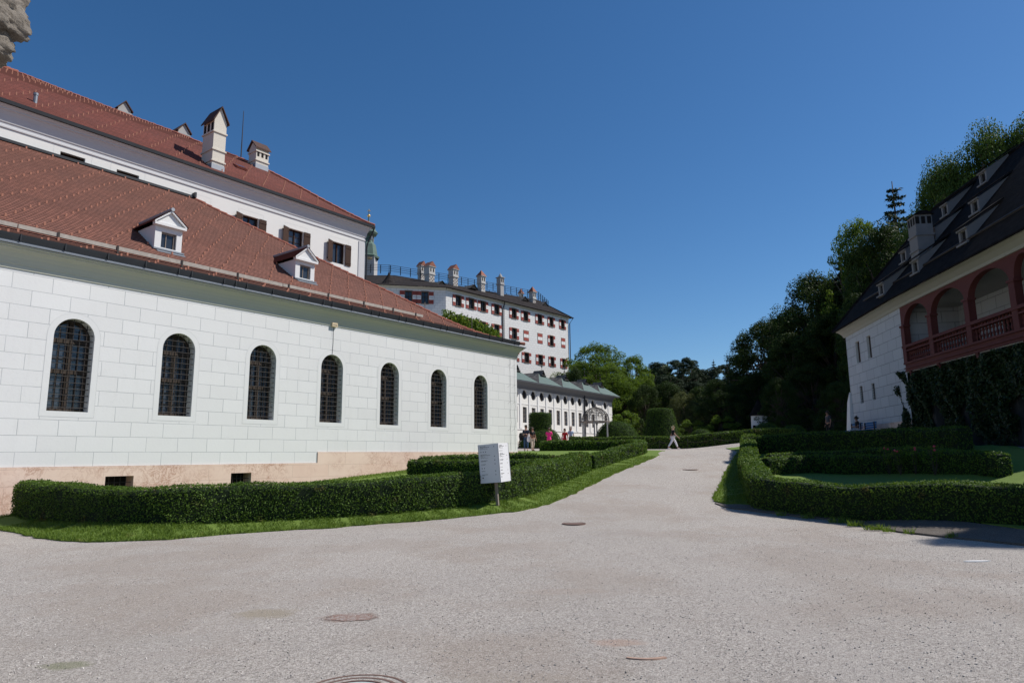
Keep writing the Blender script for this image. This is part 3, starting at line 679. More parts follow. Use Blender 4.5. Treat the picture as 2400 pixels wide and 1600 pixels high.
mb = MB(); LB.prism(mb, [(OH-.03, 7.865), (OH+.05, 7.865), (OH+.075, 7.99), (OH+.085, 8.055), (OH+.06, 8.055), (OH+.05, 7.99), (OH-.03, 7.9)], U0, U1-.25)
u = U0
while u < U1-.4:
    LB.box(mb, u, u+.03, OH-.02, OH+.097, 7.86, 8.07); u += random.choice((1.1, 1.15, .45, 1.05, 1.2))
LB.box(mb, U1-.27, U1-.25, OH-.03, OH+.09, 7.865, 8.06)
obj("gutter", mb, M['gutter'], LBt)
# roof: courses of tiles with a kick at the eaves
RT_T = [0, .6, 1.4, 2.31, 3.18, 5.66, 6.43, 8.32, 10.23, 12.33, 13.15]; RT_Z = [7.98, 8.12, 8.38, 8.79, 9.30, 10.98, 11.46, 12.70, 14.0, 15.40, 16.0]
def zroof(t): return npi(t, RT_T, RT_Z)
def hipu(t): return 24.35-t
mb = MB(); t_ = 0.; row = 0; st = .155
HK = []
while t_ < 13.1:
    t2_ = min(13.15, t_+st); w0 = OH-t_; w1 = OH-t2_; za = zroof(t_)+.030; zb = zroof(t2_)+.004
    if t_ == 0: w0 += .05
    ua, ub = U0, hipu(t_)
    vA, vB = row+.02, row+.98
    n = 1
    mb.face([LB.p(ua, w0, za), LB.p(ub, w0, za), LB.p(hipu(t2_), w1, zb), LB.p(ua, w1, zb)], [(ua, vA), (ub, vA), (hipu(t2_), vB), (ua, vB)])
    mb.face([LB.p(ua, w0, za-.035), LB.p(ub, w0, za-.035), LB.p(ub, w0, za), LB.p(ua, w0, za)], [(0, .5)]*4)  # riser takes the dark joint colour as shade under each course
    # hip end, turned 90 degrees
    uA, uB = hipu(t_), hipu(t2_)
    mb.face([LB.p(uA, w0, za), LB.p(uA, -13, za), LB.p(uB, -13, zb), LB.p(uB, w1, zb)], [(w0, vA), (-13, vA), (-13, vB), (w1, vB)])
    if row % 3 == 2 and t_ > .9:
        off = (row//3*.37) % 1.1
        u = U0+off
        while u < ub-.25:
            HK.append((u+random.uniform(-.04, .04), w0-.05, za)); u += 1.1
    t_ = t2_; row += 1
for u, w, z in HK: LB.box(mb, u-.03, u+.03, w-.0, w+.04, z-.01, z+.12, 1)
obj("roof", mb, [M['tile'], M['hook']], LBt)
mb = MB(); N_ = 44
for k in range(N_):
    a = 13.0*(k/N_); b = 13.0*((k+1.25)/N_)
    mb.tube([LB.p(24.35-a, OH-a, zroof(a)+.03), LB.p(24.35-b, OH-b, zroof(min(b, 13.1))+.0)], [.095, .07], 8)
obj("hip_tiles", mb, M['ridge'], LBt, smooth=False)
mb = MB(); LB.box(mb, U0, 11.25, -12.82, -12.6, 15.93, 16.06); LB.box(mb, 11.2, 11.3, -12.82, -12.5, 15.95, 16.25)
obj("wall_flashing", mb, M['gutter'], LBt)
# snow guard log on brackets
mb = MB(); tg = .3
while LB.fit(300, 588, OH-tg)[1] > zroof(tg)+.17 and tg < 3: tg += .02
def sg(u, dz=0, dw=0): return LB.p(u, OH-tg+dw, zroof(tg)+.16+dz)
for a, b in ((U0, -3.1), (-3.1, .2), (.2, 3.15), (3.15, 6.6), (6.6, 9.9), (9.9, 13.2), (13.2, 15.6), (15.6, 18.45)):
    LB.box(mb, a+.02, b-.01, OH-tg-.035, OH-tg+.045, zroof(tg)+.10+random.uniform(-.01, .01), zroof(tg)+.24)
sgo = obj("snow_guard", mb, M['oldwood'], LBt)
for u in (-4.2, -1.6, 1.35, 3.2, 5.5, 7.8, 10.2, 12.3, 14.4, 16.3, 17.9):
    mb = MB(); LB.box(mb, u-.03, u+.03, OH-tg+.047, OH-tg+.075, zroof(tg-.1)+.02, zroof(tg)+.27); LB.box(mb, u-.03, u+.03, OH-tg-.3, OH-tg+.2, zroof(tg-.2)+.035, zroof(tg-.2)+.05); obj("bracket", mb, M['iron'], sgo)
# dormers
for pxs in (((360.7, 580), (424, 598), (363.5, 521), (398, 497)), ((691.3, 651.3), (736, 662.8), (691, 604), (718, 582))):
    wf = -1.2
    while LB.fit(*pxs[0], wf)[1] > zroof(OH-wf)+.06 and wf > -4: wf -= .02
    a, zb = LB.fit(*pxs[0], wf); b = LB.fit(*pxs[1], wf)[0]; ze = LB.fit(*pxs[2], wf)[1]-.04; APX = LB.fit(*pxs[3], wf)[1]-.05; cc_ = (a+b)/2; hw = (b-a)/2
    d_ = MB(); LB.wall(d_, [(a, zb), (b, zb), (b, ze), (a, ze)], [rect(a+.25, b-.22, zb+.08, zb+.72)], wf, .14)
    back = wf-2.4
    d_.face([LB.p(a, wf, ze), LB.p(a, back, ze), LB.p(a, wf-.2, zb)], None); d_.face([LB.p(a, wf, zb), LB.p(a, wf, ze), LB.p(a, wf-.2, zb)], None)
    d_.face([LB.p(b, wf, ze), LB.p(b, back, ze), LB.p(b, wf-.2, zb)], None); d_.face([LB.p(b, wf, zb), LB.p(b, wf, ze), LB.p(b, wf-.2, zb)], None)
    d_.has_uv = False
    dor = obj("dormer", d_, [M['white'], M['white']], LBt, recalc=False)
    p_ = MB(); ap = APX; e_ = .06
    p_.raw([LB.p(a-e_, wf+.06, ze+.02), LB.p(b+e_, wf+.06, ze+.02), LB.p(cc_, wf+.06, ap), LB.p(a-e_, wf-.1, ze+.02), LB.p(b+e_, wf-.1, ze+.02), LB.p(cc_, wf-.1, ap)], [(0, 1, 2), (3, 5, 4), (0, 3, 4, 1), (0, 2, 5, 3), (1, 4, 5, 2)])
    for z in (ze-.01,): LB.box(p_, a-.09, b+.09, wf-.05, wf+.15, z-.03, z+.07)
    for s_ in (-1, 1):
        ex = cc_+s_*(hw+.10); A = [(ex, ze+.03), (ex, ze+.10), (cc_, ap+.09), (cc_, ap-.0)]
        p_.raw([LB.p(x, wf+.15, z) for x, z in A]+[LB.p(x, wf-.05, z) for x, z in A], [(0, 1, 2, 3), (7, 6, 5, 4), (0, 4, 5, 1), (1, 5, 6, 2), (2, 6, 7, 3), (3, 7, 4, 0)])
    obj("pediment", p_, M['white'], dor)
    r_ = MB()
    for s_ in (-1, 1):
        ex = cc_+s_*(hw+.15); nr_ = 12
        for k in range(nr_):
            f0, f1 = k/nr_, (k+1)/nr_; x0 = ex+(cc_-ex)*f0; x1 = ex+(cc_-ex)*f1; z0 = ze+.08+(ap+.0-ze)*f0; z1 = ze+.08+(ap-ze)*f1
            bk0 = OH-13.15+0; 
            def bw(z):  # depth where the ridge meets the main roof
                lo = npi(z, RT_Z, RT_T); return OH-lo-.02
            q = [LB.p(x0, wf+.17, z0+.03), LB.p(x0, bw(z0), z0+.03), LB.p(x1, bw(z1), z1+.01), LB.p(x1, wf+.17, z1+.01)]
            if s_ > 0: q = q[::-1]
            r_.face(q, [(wf, k+.02), (bw(z0), k+.02), (bw(z1), k+.98), (wf, k+.98)])
            q = [LB.p(x0, wf+.17, z0-.02), LB.p(x0, bw(z0), z0-.02), LB.p(x0, bw(z0), z0+.03), LB.p(x0, wf+.17, z0+.03)]
            r_.face(q, [(0, 0)]*4)
    obj("roof", r_, M['tile_high'], dor)
    q_ = MB(); q_.tube([LB.p(cc_, wf+.2, ap+.12), LB.p(cc_, wf-2.6, ap+.12)], .075, 8); obj("ridge_cap", q_, M['zinc'], dor)
    g_ = MB(); LB.box(g_, a+.2, b-.2, wf-.13, wf-.11, zb, zb+.75); gl = obj("window", g_, M['glass'], dor)
    g_ = MB(); LB.box(g_, a+.22, a+.26, wf-.11, wf-.07, zb+.08, zb+.7); LB.box(g_, b-.31, b-.26, wf-.11, wf-.07, zb+.08, zb+.7); LB.box(g_, a+.22, b-.26, wf-.11, wf-.07, zb+.65, zb+.7); LB.box(g_, a+.46, a+.49, wf-.11, wf-.08, zb+.08, zb+.68); obj("frame", g_, M['rustpost'], gl)
    g_ = MB(); LB.box(g_, a-.06, b+.08, wf-.1, wf+.10, zb-.05, zb+.01); LB.prism(g_, [(wf+.05, zb-.09), (wf+.22, zb-.17), (wf+.22, zb-.15), (wf+.05, zb-.05)], a+.05, b+.08); obj("sill_flashing", g_, M['lead'], dor)
# small beige box and cable
mb = MB(); LB.box(mb, 10.95, 11.22, .0, .11, 7.09, 7.26); bx = obj("wall_box", mb, M['beige'], LBt)
mb = MB()
for k in range(3): LB.box(mb, 11.0+.07*k, 11.04+.07*k, .11, .114, 7.13, 7.20)
obj("vent", mb, M['rustpost'], bx)
mb = MB(); mb.tube([LB.p(11.08, .015, 7.1), LB.p(11.09, .012, 6.4), LB.p(11.06, .015, 5.93)], .008, 4); obj("cable", mb, M['black'], LBt)
mb = MB()
for u in (23.35, 23.75):
    P_ = [LB.p(u+.02*math.sin(k*1.7), .03+.02*math.sin(k*2.3), 7.1-.3*k) for k in range(18)]; mb.tube(P_, .006, 4)
    for k in (1, 5, 8, 13): mb.tube([P_[k], P_[k]+LB.d*-.25+Vector((0, 0, -.15))], .004, 3)
obj("cable", mb, M['iron'], LBt)

# ------------------------------------------------------------------ tall cream building behind it
HB = Fr(P0L+LB.n*-12.8, AZL)
HBt = thing("tall_cream_building", "tall cream building with a steep dark red tile roof rising behind the long white building", "building", HB.p(0, 0, 0))
UH = 23.6
hw_ = [(4.67, 5.76, 14.3, 16.33), (7.23, 8.33, 14.3, 16.30), (10.9, 12.0, 14.3, 15.98), (14.3, 15.35, 14.3, 15.93), (17.47, 18.55, 14.45, 15.95), (20.88, 21.88, 14.5, 15.95)]
mb = MB(); HB.wall(mb, rect(-9, UH, 7.5, 16.75), [rect(a, b, c, d) for a, b, c, d in hw_], 0, .3)
mb.face([HB.p(UH, 0, 3), HB.p(UH, -20, 3), HB.p(UH, -20, 16.75), HB.p(UH, 0, 16.75)], [(0, 0), (1, 0), (1, 1), (0, 1)])
mb.has_uv = False; obj("wall", mb, [M['whitewarm'], M['reveal']], HBt, recalc=False)
for i, (a, b, c, d) in enumerate(hw_):
    mb = MB(); HB.box(mb, a-.02, b+.02, -.30, -.27, c, d+.02); w_ = obj("window", mb, M['glass'] if i != 4 else M['glassblue'], HBt)
    mb = MB(); HB.box(mb, (a+b)/2-.03, (a+b)/2+.03, -.27, -.2, c, d); HB.box(mb, a, a+.05, -.27, -.15, c, d); HB.box(mb, b-.05, b, -.27, -.15, c, d); HB.box(mb, a, b, -.27, -.15, d-.06, d)
    if i == 4:
        for z in (c+.35, c+.7, c+1.05): HB.box(mb, a, b, -.27, -.24, z, z+.03)
    obj("frame", mb, M['brownwood'], w_)
    if i >= 3:
        for s_ in (-1, 1):
            mb = MB(); x0, x1 = (a-.52, a-.02) if s_ < 0 else (b+.02, b+.50)
            if s_ < 0: mb.hexa([HB.p(x0, .20, c), HB.p(x1, .03, c), HB.p(x1, .0, c), HB.p(x0, .17, c), HB.p(x0, .20, d), HB.p(x1, .03, d), HB.p(x1, .0, d), HB.p(x0, .17, d)])
            else: HB.box(mb, x0, x1, .02, .055, c, d)
            for k in range(1, 4): HB.box(mb, x0+(x1-x0)*k/4-.006, x0+(x1-x0)*k/4+.006, .055, .058, c, d)
            HB.box(mb, x0, x1, .056, .075, c+.15, c+.22); HB.box(mb, x0, x1, .056, .075, d-.25, d-.18)
            obj("shutter", mb, M['brownwood'], w_)
    mb = MB(); e = .3; HB.wall(mb, rect(a-e, b+e, c-e, d+e), [rect(a-e+.015, b+e-.015, c-e+.015, d+e-.015)], .003, .002, mir=0); mb.has_uv = False; obj("outline", mb, M['outline'], w_, recalc=False)
OW = .45
prof = [(0, 16.60), (.05, 16.62), (.05, 16.70), (.02, 16.73), (.02, 16.84), (.06, 16.87), (.08, 17.0), (.13, 17.2), (.21, 17.36), (.27, 17.40), (.27, 17.46), (OW-.1, 17.54), (OW-.06, 17.66), (0, 17.66)]
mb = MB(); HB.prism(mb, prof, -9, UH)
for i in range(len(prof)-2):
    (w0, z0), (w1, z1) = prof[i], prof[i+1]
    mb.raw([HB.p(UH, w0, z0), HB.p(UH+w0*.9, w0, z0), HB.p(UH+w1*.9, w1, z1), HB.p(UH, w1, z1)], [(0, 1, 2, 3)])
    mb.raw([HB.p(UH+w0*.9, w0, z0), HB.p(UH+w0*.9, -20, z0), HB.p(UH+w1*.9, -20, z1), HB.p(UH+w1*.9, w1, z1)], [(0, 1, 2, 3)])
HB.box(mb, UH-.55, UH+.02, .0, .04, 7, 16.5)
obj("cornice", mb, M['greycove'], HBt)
mb = MB(); HB.prism(mb, [(OW-.12, 17.60), (OW+.04, 17.60), (OW+.06, 17.76), (OW-.12, 17.76)], -9, UH+.45)
HB.prism(mb, [(-20, 17.60), (OW+.04, 17.60), (OW+.04, 17.76), (-20, 17.76)], UH+.40, UH+.51)
mb.tube([HB.p(UH+.44, OW, 17.62), HB.p(UH+.4, OW-.1, 17.3), HB.p(UH+.18, .15, 16.6), HB.p(UH+.12, .08, 16.2), HB.p(UH+.12, .08, 8)], .055, 8)
obj("gutter", mb, M['gutter'], HBt)
SL = math.tan(rad(30.6)); RT = 17.0
mb = MB(); t_ = 0; row = 0; UC = UH+.46; ZE = 17.78
HT_T = [0, .27, 1.51, 2.54, 3.81, 5.21, 6.63, 8.47, 9.91, 11.88, 13.6, 15.36, 17.0]; HT_Z = [17.75, 17.88, 18.72, 19.47, 20.45, 21.45, 22.3, 23.25, 24.05, 25.0, 25.9, 26.8, 27.7]
def zh(t): return npi(t, HT_T, HT_Z)
HK = []
while t_ < RT-.01:
    t2_ = min(RT, t_+.19); a, b = UC-t_, UC-t2_; za = zh(t_)+.028; zb = zh(t2_)+.004
    mb.face([HB.p(-9, OW-t_, za), HB.p(a, OW-t_, za), HB.p(b, OW-t2_, zb), HB.p(-9, OW-t2_, zb)], [(-9, row+.02), (a, row+.02), (b, row+.98), (-9, row+.98)])
    mb.face([HB.p(-9, OW-t_, za-.03), HB.p(a, OW-t_, za-.03), HB.p(a, OW-t_, za), HB.p(-9, OW-t_, za)], [(0, .5)]*4)  # riser coloured dark, a painted shadow line below the tiles
    mb.face([HB.p(a, OW-t_, za), HB.p(a, OW-2*RT+t_, za), HB.p(b, OW-2*RT+t2_, zb), HB.p(b, OW-t2_, zb)], [(0, row+.02), (2*RT-2*t_, row+.02), (2*RT-2*t_, row+.98), (0, row+.98)])
    if row % 3 == 1 and .4 < t_ < 16:
        u = -9+((row//3)*.42) % 1.35
        while u < a-.3:
            # hooks run in dense lines up the slope with wider gaps along it
            HK.append((u, OW-t_, za)); u += 1.35
    t_ = t2_; row += 1
for u, w, z in HK: HB.box(mb, u-.022, u+.022, w-.03, w+.005, z-.01, z+.15, 1)
# far slope
mb.face([HB.p(-9, OW-RT, zh(RT)), HB.p(UC-RT, OW-RT, zh(RT)), HB.p(UC, OW-2*RT, ZE), HB.p(-9, OW-2*RT, ZE)], [(0, 0), (1, 0), (1, .9), (0, .9)])
obj("roof", mb, [M['tile_high'], M['hook']], HBt)
mb = MB(); N_ = 48
for k in range(N_):
    a = RT*k/N_; b = RT*(k+1.2)/N_
    mb.tube([HB.p(UC-a, OW-a, zh(a)+.03), HB.p(UC-b, OW-b, zh(b)+.02)], [.13, .10], 7)
for k in range(36): mb.tube([HB.p(UC-RT-k*.45, OW-RT, zh(RT)+.05), HB.p(UC-RT-(k+1.1)*.45, OW-RT, zh(RT)+.04)], [.14, .11], 7)
obj("ridge_tiles", mb, M['ridge'], HBt)
# chimneys of the tall building
def chimney(fr, parent, u0, u1, w0, w1, z0, z1, cap, name_mat='cream', bands=(), openings=True, tilem='ridge', ridge_dir='w', nm="chimney"):
    mb = MB(); fr.box(mb, u0, u1, w0, w1, z0, z1)
    for z in bands: fr.box(mb, u0-.06, u1+.06, w0-.06, w1+.06, z, z+.09)
    um, wm = (u0+u1)/2, (w0+w1)/2
    if ridge_dir == 'w': g = [fr.p(u0, w1, z1), fr.p(u1, w1, z1), fr.p(um, w1, z1+cap), fr.p(u0, w0, z1), fr.p(u1, w0, z1), fr.p(um, w0, z1+cap)]
    else: g = [fr.p(u0, w0, z1), fr.p(u0, w1, z1), fr.p(u0, wm, z1+cap), fr.p(u1, w0, z1), fr.p(u1, w1, z1), fr.p(u1, wm, z1+cap)]
    mb.raw(g, [(0, 1, 2), (3, 5, 4), (0, 2, 5, 3), (1, 4, 5, 2), (0, 3, 4, 1)])
    c_ = obj(nm, mb, M[name_mat], parent)
    mb = MB(); e = .12; q = .05
    for s_ in (0, 1):
        if ridge_dir == 'w':
            x = (u0-e) if s_ == 0 else (u1+e)
            A = [fr.p(x, w1+e, z1-.09), fr.p(um, w1+e, z1+cap+.02), fr.p(um, w0-e, z1+cap+.02), fr.p(x, w0-e, z1-.09)]
        else:
            x = (w0-e) if s_ == 0 else (w1+e)
            A = [fr.p(u0-e, x, z1-.09), fr.p(u0-e, wm, z1+cap+.02), fr.p(u1+e, wm, z1+cap+.02), fr.p(u1+e, x, z1-.09)]
        B = [p+Vector((0, 0, q+.04)) for p in A]
        mb.raw(A+B, [(0, 1, 2, 3), (7, 6, 5, 4), (0, 4, 5, 1), (1, 5, 6, 2), (2, 6, 7, 3), (3, 7, 4, 0)])
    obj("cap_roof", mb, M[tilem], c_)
    if openings:
        if ridge_dir == 'w':
            n = 3
            for k in range(n):
                ww = w0+(w1-w0)*(k+.5)/n; s = (w1-w0)/n*.28; mb = MB(); fr.box(mb, u0-.012, u0+.01, ww-s, ww+s, z1-.62, z1-.12); obj("smoke_opening", mb, M['void'], c_)
        else:
            for k in range(3):
                uu = u0+(u1-u0)*(k+.5)/3; s = (u1-u0)/3*.25; mb = MB(); fr.box(mb, uu-s, uu+s, w1-.01, w1+.012, z1-.62, z1-.18); obj("smoke_opening", mb, M['void'], c_)
    return c_
cb = HB
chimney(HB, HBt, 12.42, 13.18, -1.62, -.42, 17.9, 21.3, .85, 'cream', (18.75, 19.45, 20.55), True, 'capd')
mb = MB(); HB.box(mb, 12.40, 13.20, -1.64, -.40, 17.8, 18.6); obj("chimney_flashing", mb, M['zinc'], HBt)
def roofhit(px, py):
    w = OW
    while HB.fit(px, py, w)[1] > zh(OW-w) and w > -16: w -= .03
    u, z = HB.fit(px, py, w); return HB.p(u, w, z)
q = roofhit(605, 395); u_, w_ = (q-HB.P).dot(HB.d), (q-HB.P).dot(HB.n); zc = q.z
uu_ = u_
k_ = 1.0
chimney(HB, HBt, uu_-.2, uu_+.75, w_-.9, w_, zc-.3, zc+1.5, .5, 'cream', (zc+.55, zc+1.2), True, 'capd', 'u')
mb = MB(); HB.box(mb, uu_-.22, uu_+.77, w_-.92, w_+.02, zc-.35, zc+.35); obj("chimney_flashing", mb, M['zinc'], HBt)
def hippt(px, py):
    r = ray(px, py); a = r.x; b = HB.d.x+HB.n.x; c = r.y; d = HB.d.y+HB.n.y; Hc = HB.p(UC, OW, 0); D = a*d-b*c
    t = (a*Hc.y-c*Hc.x)/D; return t
for px, py, sc_ in ((272, 256, 1.), (414, 313, .95)):
    t = hippt(px, py); u_ = UC-t+.75; w_ = OW-t-.3
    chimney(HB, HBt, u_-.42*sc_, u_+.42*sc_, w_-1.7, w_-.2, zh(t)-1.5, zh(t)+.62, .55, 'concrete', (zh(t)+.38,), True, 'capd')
for px, py, py2 in ((565, 365, 250),):
    t = hippt(px, py); a = HB.p(UC-t, OW-t, zh(t)); k = (a-CAM).dot(_f); top = CAM+ray(570, py2)*k
    mb = MB(); mb.tube([a, (a.x, a.y, top.z)], [.045, .02], 6); obj("lightning_rod", mb, M['iron'], HBt)
q = roofhit(82, 241); mb = MB(); mb.tube([q-Vector((0, 0, .2)), q+Vector((0, 0, .42))], .09, 8); mb.tube([q+Vector((0, 0, .38)), q+Vector((0, 0, .5))], .11, 8); obj("vent_pipe", mb, M['lead'], HBt)
q = roofhit(562, 394); nr = (HB.n*SL+Vector((0, 0, 1))).normalized(); up_ = (Vector((0, 0, 1))-nr*nr.z).normalized()
mb = MB(); c_ = [q+HB.d*a+up_*b for a, b in ((-.35, -.3), (.35, -.3), (.35, .3), (-.35, .3))]; mb.hexa(c_+[p+nr*.14 for p in c_]); so = obj("skylight", mb, M['ridge'], HBt)
mb = MB(); c_ = [q+HB.d*a+up_*b+nr*.142 for a, b in ((-.28, -.24), (.28, -.24), (.28, .24), (-.28, .24))]; mb.hexa(c_+[p+nr*.01 for p in c_]); obj("pane", mb, M['glassblue'], so)
# ------------------------------------------------------------------ castle on the rise
K = Vector((-10.36, 105, 0)); CA = Fr(K, 41.13)
CAt = thing("hilltop_castle", "tall white castle with red and white shutters, dark roof and many chimneys", "castle", K)
def L1(x, y): return 840+x/4.481, 580+y/4.481
def cfit(x0, y0, x1, y1):
    a = CA.fit(*L1(x0, y0)); b = CA.fit(*L1(x1, y1)); return a[0], b[0]
Z1, Z2, Z3 = (25.66, 27.34), (22.02, 23.85), (18.17, 19.88)
W1 = [(990, 1107), (1130, 1241), (1254, 1361), (1398, 1503), (1585, 1681), (1708, 1802), (1858, 1949), (1986, 2063), (2108, 2178)]
W2 = [(993, 1107), (1132, 1241), (1254, 1361), (1398, 1503), (1586, 1685), (1989, 2064)]
W2c = [(1735, 1787), (1883, 1932), (2131, 2171)]
W3 = [(1588, 1688), (1717, 1813), (1864, 1957), (1997, 2072), (2121, 2191)]
def cuu(pair, zc, zref):
    out = []
    for x in pair:
        # at given height find u by scanning rows: use the row's mean pixel height
        lo, hi = -5., 40.
        for _ in range(40):
            mid = (lo+hi)/2; p = CA.p(mid, 0, zc)-CAM; px = 1200+F*p.dot(CR)/p.dot(_f)
            if px < 840+x/4.481: lo = mid
            else: hi = mid
        out.append(lo)
    return out
CW = []
for Wl, Zr in ((W1, Z1), (W2, Z2), (W3, Z3)):
    for pr_ in Wl:
        a, b = cuu(pr_, sum(Zr)/2, 0); s = (b-a); CW.append((a+s*.27, b-s*.27, Zr[0], Zr[1], a, b, False))
for pr_ in W2c:
    a, b = cuu(pr_, sum(Z2)/2, 0); CW.append((a, b, Z2[0]+.02, Z2[1]-.02, a, b, True))
small = []
for x0, x1, z0, z1 in ((1745, 1790, 14.6, 15.5), (2027, 2062, 13.6, 15.0), (1890, 1930, 15.2, 15.8)):
    a, b = cuu((x0, x1), (z0+z1)/2, 0); small.append((a, b, z0, z1))
UR = 32.4
mb = MB()
CA.wall(mb, rect(0, UR, 2, 28.1), [rect(a, b, c, d) for a, b, c, d, *_ in CW]+[rect(a, b, c, d) for a, b, c, d in small], 0, .35)
# oblique left wall
LF = Fr(K, 78+180.); LF2 = Fr(K-Fr(K, 77).d*13.0, 77); E0 = LF2.P
def lfu(px, z):
    lo, hi = -6., 13.
    for _ in range(40):
        mid = (lo+hi)/2; p = LF2.p(mid, 0, z)-CAM; q = 1200+F*p.dot(CR)/p.dot(_f)
        if q < px: lo = mid
        else: hi = mid
    return lo
lw = [(lfu(840+a/4.481, 26.5), lfu(840+b/4.481, 26.5)) for a, b in ((492, 560), (665, 733))]
LF2.wall(mb, rect(0, 13.0, 2, 28.1), [rect(a, b, 25.5, 27.35) for a, b in lw], 0, .35)
mb.face([CA.p(UR, 0, 2), CA.p(UR, -16, 2), CA.p(UR, -16, 28.1), CA.p(UR, 0, 28.1)], [(0, 2), (16, 2), (16, 28.1), (0, 28.1)])
mb.face([CA.p(UR, -16, 2), LF2.p(0, -16, 2), LF2.p(0, -16, 28.1), CA.p(UR, -16, 28.1)], [(0, 2), (46, 2), (46, 28.1), (0, 28.1)])
obj("wall", mb, [M['ashlar_castle'], M['stoneframe']], CAt)
def win(fr, par, a, b, c, d, sa, sb, closed=False, split=True):
    mb = MB()
    if closed:
        h = (d-c)/3; w_ = MB()
        for k in range(3): fr.box(w_, a+.02, (a+b)/2-.015, .0, .05, c+h*k, c+h*(k+1), 1 if k == 1 else 0); fr.box(w_, (a+b)/2+.015, b-.02, .0, .05, c+h*k, c+h*(k+1), 1 if k == 1 else 0)
        for k in range(1, 4): pass
        fr.box(w_, a-.06, a+.02, .0, .04, c, d, 2); fr.box(w_, b-.02, b+.06, .0, .04, c, d, 2); fr.box(w_, a-.06, b+.06, .0, .05, d, d+.08, 2); fr.box(w_, (a+b)/2-.015, (a+b)/2+.015, .0, .03, c, d, 2)
        return obj("closed_shutters", w_, [M['redsh'], M['whitesh'], M['stoneframe']], par)
    fr.box(mb, a-.02, b+.02, -.33, -.3, c, d); w_ = obj("window", mb, M['glass'], par)
    mb = MB(); fr.box(mb, a-.1, b+.1, -.02, .06, d, d+.14); fr.box(mb, a-.1, b+.1, -.02, .1, c-.12, c); fr.box(mb, a-.1, a, -.02, .03, c, d); fr.box(mb, b, b+.1, -.02, .03, c, d)
    obj("stone_frame", mb, M['stoneframe'], w_)
    mb = MB(); m_ = (a+b)/2; fr.box(mb, m_-.05, m_+.05, -.3, -.2, c, d); fr.box(mb, a, b, -.3, -.2, c+(d-c)*.55, c+(d-c)*.55+.09); fr.box(mb, a, a+.05, -.3, -.2, c, d); fr.box(mb, b-.05, b, -.3, -.2, c, d)
    obj("frame", mb, M['paintwood'], w_)
    h = (d-c+.1)/3
    for x0, x1 in ((sa, a-.11), (b+.11, sb)):
        mb = MB(); tilt = random.uniform(.02, .10)
        for k in range(3): fr.box(mb, x0, x1, .03, .08, c-.05+h*k, c-.05+h*(k+1), 1 if k == 1 else 0)
        fr.box(mb, x0-.02, x0+.02, .02, .09, c-.05, d+.05, 0)
        for z in (c+.3, c+h*1.5, d-.3): fr.box(mb, x0+.1, x1-.1, .082, .10, z-.02, z+.02, 2)
        obj("shutter", mb, [M['redsh'], M['whitesh'], M['iron']], w_)
    return w_
for a, b, c, d, sa, sb, cl in CW: win(CA, CAt, a, b, c, d, sa, sb, cl)
for a, b, c, d in small:
    mb = MB(); CA.box(mb, a-.02, b+.02, -.33, -.3, c, d); w_ = obj("window", mb, M['void'], CAt)
    mb = MB(); CA.box(mb, a-.12, b+.12, -.02, .06, d, d+.14); CA.box(mb, a-.12, a, -.02, .03, c, d); CA.box(mb, b, b+.12, -.02, .03, c, d); obj("stone_frame", mb, M['stoneframe'], w_)
for a, b in lw:
    s = .75; win(LF2, CAt, a, b, 25.5, 27.35, a-.85, b+.85)
mb = MB()  # plaster cove under the eaves, gutter, downpipes
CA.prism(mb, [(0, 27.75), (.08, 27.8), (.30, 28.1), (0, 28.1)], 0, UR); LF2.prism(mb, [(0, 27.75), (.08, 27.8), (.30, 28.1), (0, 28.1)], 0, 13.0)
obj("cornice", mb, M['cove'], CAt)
mb = MB(); CA.prism(mb, [(.5, 28.05), (.66, 28.08), (.66, 28.2), (.5, 28.2)], .3, UR+.8)
u1 = cuu((1515,), 24, 0)[0]
mb.tube([CA.p(u1, .55, 28.05), CA.p(u1, .45, 27.6), CA.p(u1-.1, .12, 26.8), CA.p(u1-.1, .12, 5)], .09, 6)
mb.tube([CA.p(u1+.35, .08, 28.05), CA.p(u1+.35, .08, 5)], .04, 5)
mb.tube([CA.p(UR+.7, .6, 28.05), CA.p(UR+.1, .2, 27), CA.p(UR+.1, .15, 5)], .09, 6)
obj("gutter", mb, M['iron'], CAt)
# roof
def pt(px, py, Y): return atY(px, py, Y)
e0 = LF2.p(-4, .6, 28.12); e0b = LF2.p(0, .6, 28.12); e1 = CA.p(-.1, .75, 28.12); e2 = CA.p(UR+.9, .7, 28.12)
T0 = pt(840, 645, 116); T1 = pt(925, 645, 117); T2 = pt(985, 655, 119); T3 = pt(1045, 664, 121); T4 = pt(1262, 703, 138)
mb = MB()
def quad(*p): mb.raw(p, [tuple(range(len(p)))])
quad(e0, e0b, T1, T0); quad(e0b, e1, T2, T1); quad(e1, T3, T2); 
N_ = 8
for i in range(N_):
    a = e1.lerp(e2, i/N_); b = e1.lerp(e2, (i+1)/N_); c = T3.lerp(T4, (i+1)/N_); d = T3.lerp(T4, i/N_)
    sag = Vector((0, 0, -.25)); m1 = a.lerp(d, .3)+sag; m2 = b.lerp(c, .3)+sag; quad(a, b, m2, m1); quad(m1, m2, c, d)
e3 = CA.p(UR+.9, -17, 28.12); T5 = T4+CA.n*-7
quad(e2, e3, T5, T4); quad(T3, T4, T5, T3+CA.n*-7, T0+CA.n*-8, T0, T1, T2)
e4 = LF2.p(-4, -17, 28.12); quad(e3, e4, T0+CA.n*-8, T5)
CA.box(mb, 0, UR+.9, -.3, .7, 28.1, 28.16)
obj("roof", mb, M['shingle'], CAt)
